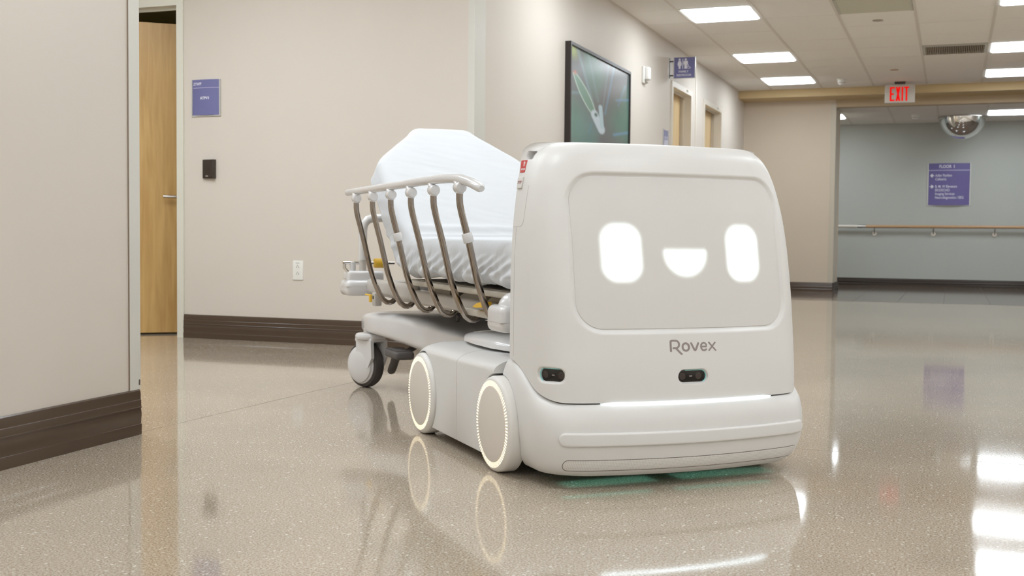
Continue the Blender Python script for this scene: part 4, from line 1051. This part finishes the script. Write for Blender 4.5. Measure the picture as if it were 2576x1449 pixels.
# mattress in a fitted sheet
def mattress():
    H0 = 1.25; ang = math.radians(40); rr = .13; zt = .656; tl = rr*math.tan(ang/2)
    path = []   # (y, z, angle, backrest length)
    y = .05
    for i in range(230): path.append((.05+(H0-tl-.05)*i/230, zt, 0.0, -1))
    for i in range(24): a = ang*i/24; path.append((H0-tl+rr*math.sin(a), zt+rr*(1-math.cos(a)), a, 0))
    L = .765
    for i in range(111): l = tl+(L-tl)*i/110; path.append((H0+l*math.cos(ang), zt+l*math.sin(ang), ang, l))
    tot = 0; ss = [0]
    for a, b in zip(path, path[1:]): tot += math.hypot(b[0]-a[0], b[1]-a[1]); ss.append(tot)
    rings = []; Tk = .135
    fw = hermite([0, .49, .525, .62, .735, .765], [.342, .342, .330, .252, .152, .138])
    # cross-section loop
    def loop(w, t):
        P = []; rc, rb_ = .042, .025
        for i in range(61): P.append((-w+rc+(2*w-2*rc)*i/60, 0, 0, 1, 0))
        for i in range(1, 9): a = pi/2*(1-i/8); P.append((w-rc+rc*math.cos(a), -rc+rc*math.sin(a), math.cos(a), math.sin(a), .1))
        for i in range(1, 21): d = i/20; P.append((w, -rc-(t-rc-rb_)*d, 1, 0, .1+.9*d))
        for i in range(1, 7): a = -pi/2*i/6; P.append((w-rb_+rb_*math.cos(a), -t+rb_+rb_*math.sin(a), math.cos(a), math.sin(a), 1))
        for i in range(1, 16): P.append((w-rb_-(2*w-2*rb_)*i/16, -t, 0, -1, 0))
        for i in range(0, 7): a = -pi/2-pi/2*i/6; P.append((-w+rb_+rb_*math.cos(a), -t+rb_+rb_*math.sin(a), math.cos(a), math.sin(a), 1))
        for i in range(1, 21): d = 1-i/20; P.append((-w, -rc-(t-rc-rb_)*d, -1, 0, .1+.9*d))
        for i in range(1, 8): a = pi-pi/2*i/8; P.append((-w+rc+rc*math.cos(a), -rc+rc*math.sin(a), math.cos(a), math.sin(a), .1))
        return P
    nP = len(path)
    for i, ((y, z, a, l), s) in enumerate(zip(path, ss)):
        e = min(s, tot-s); t = Tk; dw = 0; dz = 0
        if e < .03: q = 1-math.sqrt(max(0, 1-(1-e/.03)**2)); dw = .03*q; dz = .03*q
        w = (fw(max(l, 0)) if l > 0 else .342)-dw
        nx_, nz_ = -math.sin(a), math.cos(a); R_ = []
        for (x, h, ax, ah, dep) in loop(w, t-2*dz):
            side = abs(ax)
            lx = x; hh = h-dz
            if dep > 0:
                wq = 2.3 if x > 0 else 7.9
                ph = s*9+1.6*noise.noise(Vector((s*3.1, wq, .4)))-dep*(1.7+.9*noise.noise(Vector((s*2.3, wq, 3))))*(1 if l < 0 else .4)
                ph2 = s*25+2*noise.noise(Vector((s*5, wq, 6)))-dep*1.5
                f2 = noise.noise(Vector((s*45+dep*6, dep*2.2, 5.1)))
                fold = .0095*(.5+.5*math.cos(2*pi*ph))**1.3+.0016*math.cos(2*pi*ph2)-.003
                k = dep**.8*(1.2 if l < 0 else 1.2-.95*sstep(0, .12, l))
                lx += ax*fold*k*1.1; hh += ah*fold*k*.3
                if dep > .55: hh += (noise.noise(Vector((s*24, 3.3, 1.0 if x > 0 else 4))) * .016)*(dep-.55)/.45
                lx += ax*.010*dep
            elif ah > .5:
                n1 = noise.noise(Vector((x*9+s*4, s*7-x*5, .5))); n2 = noise.noise(Vector((x*4-s*10, s*26+x*9, 8.5)))
                hh += .0020*n1+.0014*(1-abs(n2)*2)
                for c0, am, sg in ((1.150, .007, .016), (1.205, .009, .014), (1.262, .008, .018)): hh += am*math.exp(-((s-c0-.01*n1)/sg)**2)*(1 if abs(x) < w-.05 else .3)
            R_.append((lx, y+nx_*-hh*-1, z+nz_*hh) if False else (lx, y-math.sin(a)*hh*1.0, z+math.cos(a)*hh))
        rings.append(R_)
    return MB().loft(rings)
mt = mattress(); mt.v = [(x, y-BOFF, z) for x, y, z in mt.v]
m_o = obj('mattress', mt, 'sheet', None, True, 70); m_o.location = BLOC; m_o.rotation_euler = (0, 0, RZ)
tag(m_o, 'bed mattress under a rumpled white fitted sheet with raised backrest', 'mattress')
# side rails
BP = [(.015, .806), (.0152, .782), (.017, .764), (.022, .742), (.034, .697), (.048, .645), (.062, .585), (.076, .527), (.094, .474), (.114, .428), (.130, .402), (.146, .390), (.160, .388), (.172, .393), (.182, .404), (.188, .418)]
fu = hermite([-z for u, z in BP[:12]], [u for u, z in BP[:12]])
BV = [1.612, 1.357, 1.100, .846, .592, .333]
def side_rail(sg):
    def U(u): return sg*(X(u)*-1)*-1 if sg > 0 else -X(u)
    top = [(U(.02), 1.787, .846), (U(.02), 1.775, .8465), (U(.02), 1.43, .848), (U(.02), 1.05, .850), (U(.02), .74, .852), (U(.02), .55, .852), (U(.02), .42, .849), (U(.02), .335, .844), (U(.02), .245, .830), (U(.02), .165, .812), (U(.02), .15, .808)]
    rail = bobj('side_rail', MB().tube(top, [.008]+[.0135]+[.015]*7+[.0145, .009], 16), 'bed_white')
    for i, y in enumerate(BV):
        bal = bobj('baluster', MB().tube([(U(u), y, z) for u, z in BP], .0108, 14), 'chrome', rail)
        bobj('knuckle', join(MB().cyl((U(.0155), y-.020, .818), (U(.0155), y+.020, .818), .0175, 20, bev=.004), MB().tube([(U(.016), y-.004, .825), (U(.0152), y, .80)], [.016, .0125], 14), MB().tube([(U(.0195), y+.050, .847), (U(.018), y+.028, .833), (U(.016), y+.008, .820)], [.009, .013, .0155], 12)), 'bed_white', rail)
        if i in (2, 5): bobj('clip', MB().cyl((U(fu(-.678)), y, .678), (U(fu(-.648)), y, .648), .0165, 18, bev=.003), 'bed_white', rail)
    return rail
side_rail(1); side_rail(-1)
# litter frame
for sg in (1, -1):
    def U(u): return X(u) if sg > 0 else -X(u)
    def bx(u0, u1, y0, y1, z0, z1, r): a, b = sorted((U(u0), U(u1))); return MB().rbox(a, b, y0, y1, z0, z1, r)
    bobj('side_beam', join(bx(.165, .215, .16, 1.93, .405, .455, .012), bx(.150, .20, 1.30, 1.96, .41, .475, .016)), 'bed_grey')
    bobj('deck_edge', bx(.125, .16, .12, 1.28, .478, .498, .006), 'bed_beige')
    bobj('pivot_rail', bx(.192, .218, .28, 1.66, .395, .44, .008), 'bed_beige')
    # head corner
    hc = bobj('corner_bumper', join(bx(.062, .19, 1.96, 2.10, .398, .468, .022), bx(.075, .24, 1.985, 2.08, .45, .508, .014)), 'bed_white')
    bobj('bumper_seam', bx(.0615, .19, 1.9595, 2.1005, .439, .4405, .0002), 'bed_grey', hc)
    fc = bobj('corner_bumper', join(bx(.045, .17, .045, .175, .388, .467, .02), MB().sphere((U(.118), .115, .455), .055, .055, .052)), 'bed_white')
    bobj('bumper_seam', bx(.0445, .17, .0445, .1755, .418, .4193, .0002), 'bed_grey', fc)
    # push handle at the head end
    ph = bobj('push_handle', MB().tube([(U(.150), 2.02, .60), (U(.150), 2.02, .69), (U(.156), 2.02, .718), (U(.172), 2.02, .736), (U(.195), 2.02, .744), (U(.27), 2.02, .746), (U(.30), 2.02, .745)], [.019]*5+[.018, .012], 16), 'bed_white')
    bobj('grip_ring', MB().cyl((U(.150), 2.02, .556), (U(.150), 2.02, .605), .0185, 18), 'bed_white', ph)
    bobj('post', MB().cyl((U(.150), 2.02, .49), (U(.150), 2.02, .56), .016, 16), 'bed_grey', ph)
    ar = bobj('accessory_rod', MB().tube([(U(.063), 2.035, .544), (U(.19), 2.035, .542), (U(.30), 2.035, .542)], .0075, 12), 'steel_bright')
    bobj('rod_bracket', MB().cyl((U(.108), 2.035, .50), (U(.108), 2.035, .546), .013, 16), 'bed_white', ar)
    bobj('yellow_knob', MB().cyl((U(.205), 2.035, .542), (U(.258), 2.035, .542), .0215, 22, bev=.004), 'yellow', ar)
    for dy in (0, .02):
        bobj('hook', MB().tube([(U(.066), 2.03-dy, .54), (U(.066), 2.03-dy, .522), (U(.080), 2.03-dy, .506), (U(.093), 2.03-dy, .492), (U(.092), 2.03-dy, .474), (U(.078), 2.03-dy, .466), (U(.066), 2.03-dy, .474)], .0055, 10), 'steel_bright', ar)
    # yellow levers and their bracket plates
    lb = bobj('lever_bracket', bx(.118, .150, 1.70, 1.745, .368, .425, .006), 'bed_grey')
    bobj('yellow_lever', join(bx(.112, .125, 1.765, 1.84, .408, .415, .003), bx(.112, .125, 1.755, 1.775, .382, .414, .004)), 'yellow', lb)
    bobj('pivot_bolt', MB().cyl((U(.116), 1.72, .405), (U(.120), 1.72, .405), .008, 14), 'dark_gap', lb)
    lb = bobj('lever_bracket', bx(.135, .18, .40, .62, .405, .428, .004), 'bed_beige')
    bobj('yellow_lever', MB().loft([[(U(.118), .49, .438), (U(.118), .49, .440), (U(.15), .49, .440), (U(.15), .49, .438)], [(U(.116), .45, .438), (U(.116), .45, .452), (U(.15), .45, .452), (U(.15), .45, .438)], [(U(.116), .40, .442), (U(.116), .40, .460), (U(.15), .40, .460), (U(.15), .40, .442)]]), 'yellow', lb, False)
    # under-deck housings
    for (y0, y1, z0, z1) in ((.58, .78, .44, .485), (.30, .50, .44, .49), (.95, 1.12, .43, .48)):
        a, b = sorted((U(.185), U(.30)))
        bobj('deck_housing', MB().loft([[(a, y0-.03, z0), (b, y0-.03, z0), (b, y1+.03, z0), (a, y1+.03, z0)], [(a, y0-.03, z0+.015), (b, y0-.03, z0+.015), (b, y1+.03, z0+.015), (a, y1+.03, z0+.015)], [(a+.02*(1 if sg > 0 else 0), y0+.02, z1), (b-.02*(0 if sg > 0 else 1), y0+.02, z1), (b-.02*(0 if sg > 0 else 1), y1-.02, z1), (a+.02*(1 if sg > 0 else 0), y1-.02, z1)]]), 'bed_beige', None, False)
bobj('litter_deck', MB().box(X(.15), -X(.15), .12, 1.27, .490, .500), 'bed_beige', None, False)
bobj('deck_pan', MB().box(X(.205), -X(.205), .20, 1.95, .425, .44), 'dark_gap', None, False)
a = math.radians(40)
bobj('backrest_board', MB().add([(sx*.28, 1.27+math.cos(a)*l+math.sin(a)*(.165+t), .655+math.sin(a)*l-math.cos(a)*(.165+t)) for l in (.0, .48) for sx in (-1, 1) for t in (0, .015)], [(0,2,3,1),(4,5,7,6),(0,4,6,2),(1,3,7,5),(0,1,5,4),(2,6,7,3)]), 'bed_beige', None, False)
bobj('cross_member', join(MB().rbox(X(.19), -X(.19), 1.985, 2.075, .41, .465, .015), MB().rbox(X(.17), -X(.17), .06, .15, .40, .455, .015)), 'bed_grey')
bobj('lift_column', join(MB().cyl((0, 1.62, .30), (0, 1.62, .43), .05), MB().cyl((0, .55, .35), (0, .55, .43), .05)), 'bed_grey')
# base hood
def base_hood():
    secs = [(2.0, .26, .245, .300), (1.99, .30, .238, .315), (1.95, .325, .234, .328), (1.87, .332, .234, .336), (1.76, .325, .232, .341), (1.62, .295, .222, .342), (1.48, .255, .205, .336), (1.34, .225, .192, .324), (1.20, .21, .19, .312), (1.05, .20, .20, .308), (.90, .20, .215, .308)]
    rings = []
    for y, hw, z0, z1 in secs:
        P = []; n = 44; zc = (z0+z1)/2; hh = (z1-z0)/2
        for i in range(n):
            t = 2*pi*i/n; c, s = math.cos(t), math.sin(t); e = .28
            P.append((hw*math.copysign(abs(c)**.22, c), y, zc+hh*math.copysign(abs(s)**(.42), s)))
        rings.append(P)
    return MB().loft(rings)
bobj('base_hood', base_hood(), 'bed_white')
def foot_hood():
    rings = []
    for y, hw, z1 in ((.74, .18, .328), (.725, .24, .337), (.68, .295, .348), (.58, .330, .358), (.45, .345, .366), (.3, .345, .368), (.16, .32, .36), (.12, .28, .342)):
        P = []
        for i in range(25):
            t = pi*i/24; c, s = math.cos(t), math.sin(t); P.append((hw*math.copysign(abs(c)**.6, c), y, .321+(z1-.321)*s**.6 if s > 0 else .321))
        rings.append(P)
    return MB().loft(rings)
bobj('foot_hood', foot_hood(), 'bed_white')
bobj('tie_rod', MB().tube([(X(.30), 1.16, .345), (X(.22), .92, .385)], .007, 10), 'dark_gap')
# head casters
def caster(sg):
    ox = X(.150)*(1 if sg > 0 else -1); oy = 1.885
    th = math.radians(25)*sg
    M = Matrix.Translation((ox, oy, 0)) @ Matrix.Rotation(th, 4, 'Z')
    def cm(mb): return mb.xf(M)
    k = bobj('caster', cm(MB().tube([(0, 0, .108+.0), (0, 0, .108)], .01, 6) if False else MB().cyl((-.026, .03, .1), (.026, .03, .1), .1, 48, bev=.014)), 'rubber')
    bobj('hub_rim', cm(join(MB().cyl((-.031, .03, .1), (.031, .03, .1), .084, 44, bev=.004))), 'bed_white', k)
    bobj('wheel_cover', cm(join(MB().tube([(-.026, .03, .1), (-.040, .03, .1), (-.047, .03, .1), (-.050, .03, .1)], [.079, .076, .06, .02], 40), MB().tube([(.026, .03, .1), (.040, .03, .1), (.047, .03, .1), (.050, .03, .1)], [.079, .076, .06, .02], 40))), 'bed_white', k)
    # fork shrouding the tyre from above
    P = [(-.03, .07), (.02, .075), (.07, .095), (.092, .135), (.088, .21), (-.012, .21), (-.010, .17), (-.03, .13)]
    fk = MB()
    for x0, x1 in ((-.047, -.030), (.030, .047)): fk.loft([[(x0, .03-y*1.0+.0, z) for y, z in P], [(x1, .03-y, z) for y, z in P]])
    fk.rbox(-.044, .044, -.055, .055, .202, .222, .006)
    bobj('fork', cm(fk), 'bed_white', k, True, 30)
    bobj('roller', cm(MB().cyl((0, 0, .212), (0, 0, .24), .066, 36, bev=.011)), 'bed_white', k)
    bobj('swivel_stem', cm(MB().cyl((0, 0, .235), (0, 0, .26), .03, 20)), 'bed_grey', k)
caster(1); caster(-1)
def pedal(sg):
    s = 1 if sg > 0 else -1
    mb = MB(); 
    k = bobj('brake_pedal', MB().rbox(min(s*X(.155), s*X(.235)), max(s*X(.155), s*X(.235)), 1.50, 1.68, .158, .192, .012), 'pedal')
    for i in range(14): y = 1.512+i*.0118; bobj('pedal_rib', MB().rbox(min(s*X(.160), s*X(.230)), max(s*X(.160), s*X(.230)), y, y+.006, .188, .1955, .0015), 'pedal', k)
    bobj('pedal_arm', MB().tube([(s*X(.20), 1.62, .17), (s*X(.205), 1.68, .145), (s*X(.21), 1.73, .11), (s*X(.22), 1.79, .085), (s*X(.235), 1.85, .075)], [.016, .018, .018, .018, .016], 12), 'rubber', k)
    bobj('pedal_link', MB().cyl((s*X(.20), 1.56, .175), (s*X(.28), 1.56, .22), .012), 'rubber', k)
pedal(1); pedal(-1)
bobj('fifth_wheel', MB().cyl((X(.33), 1.30, .10), (X(.37), 1.30, .10), .095, 36, bev=.01), 'rubber')
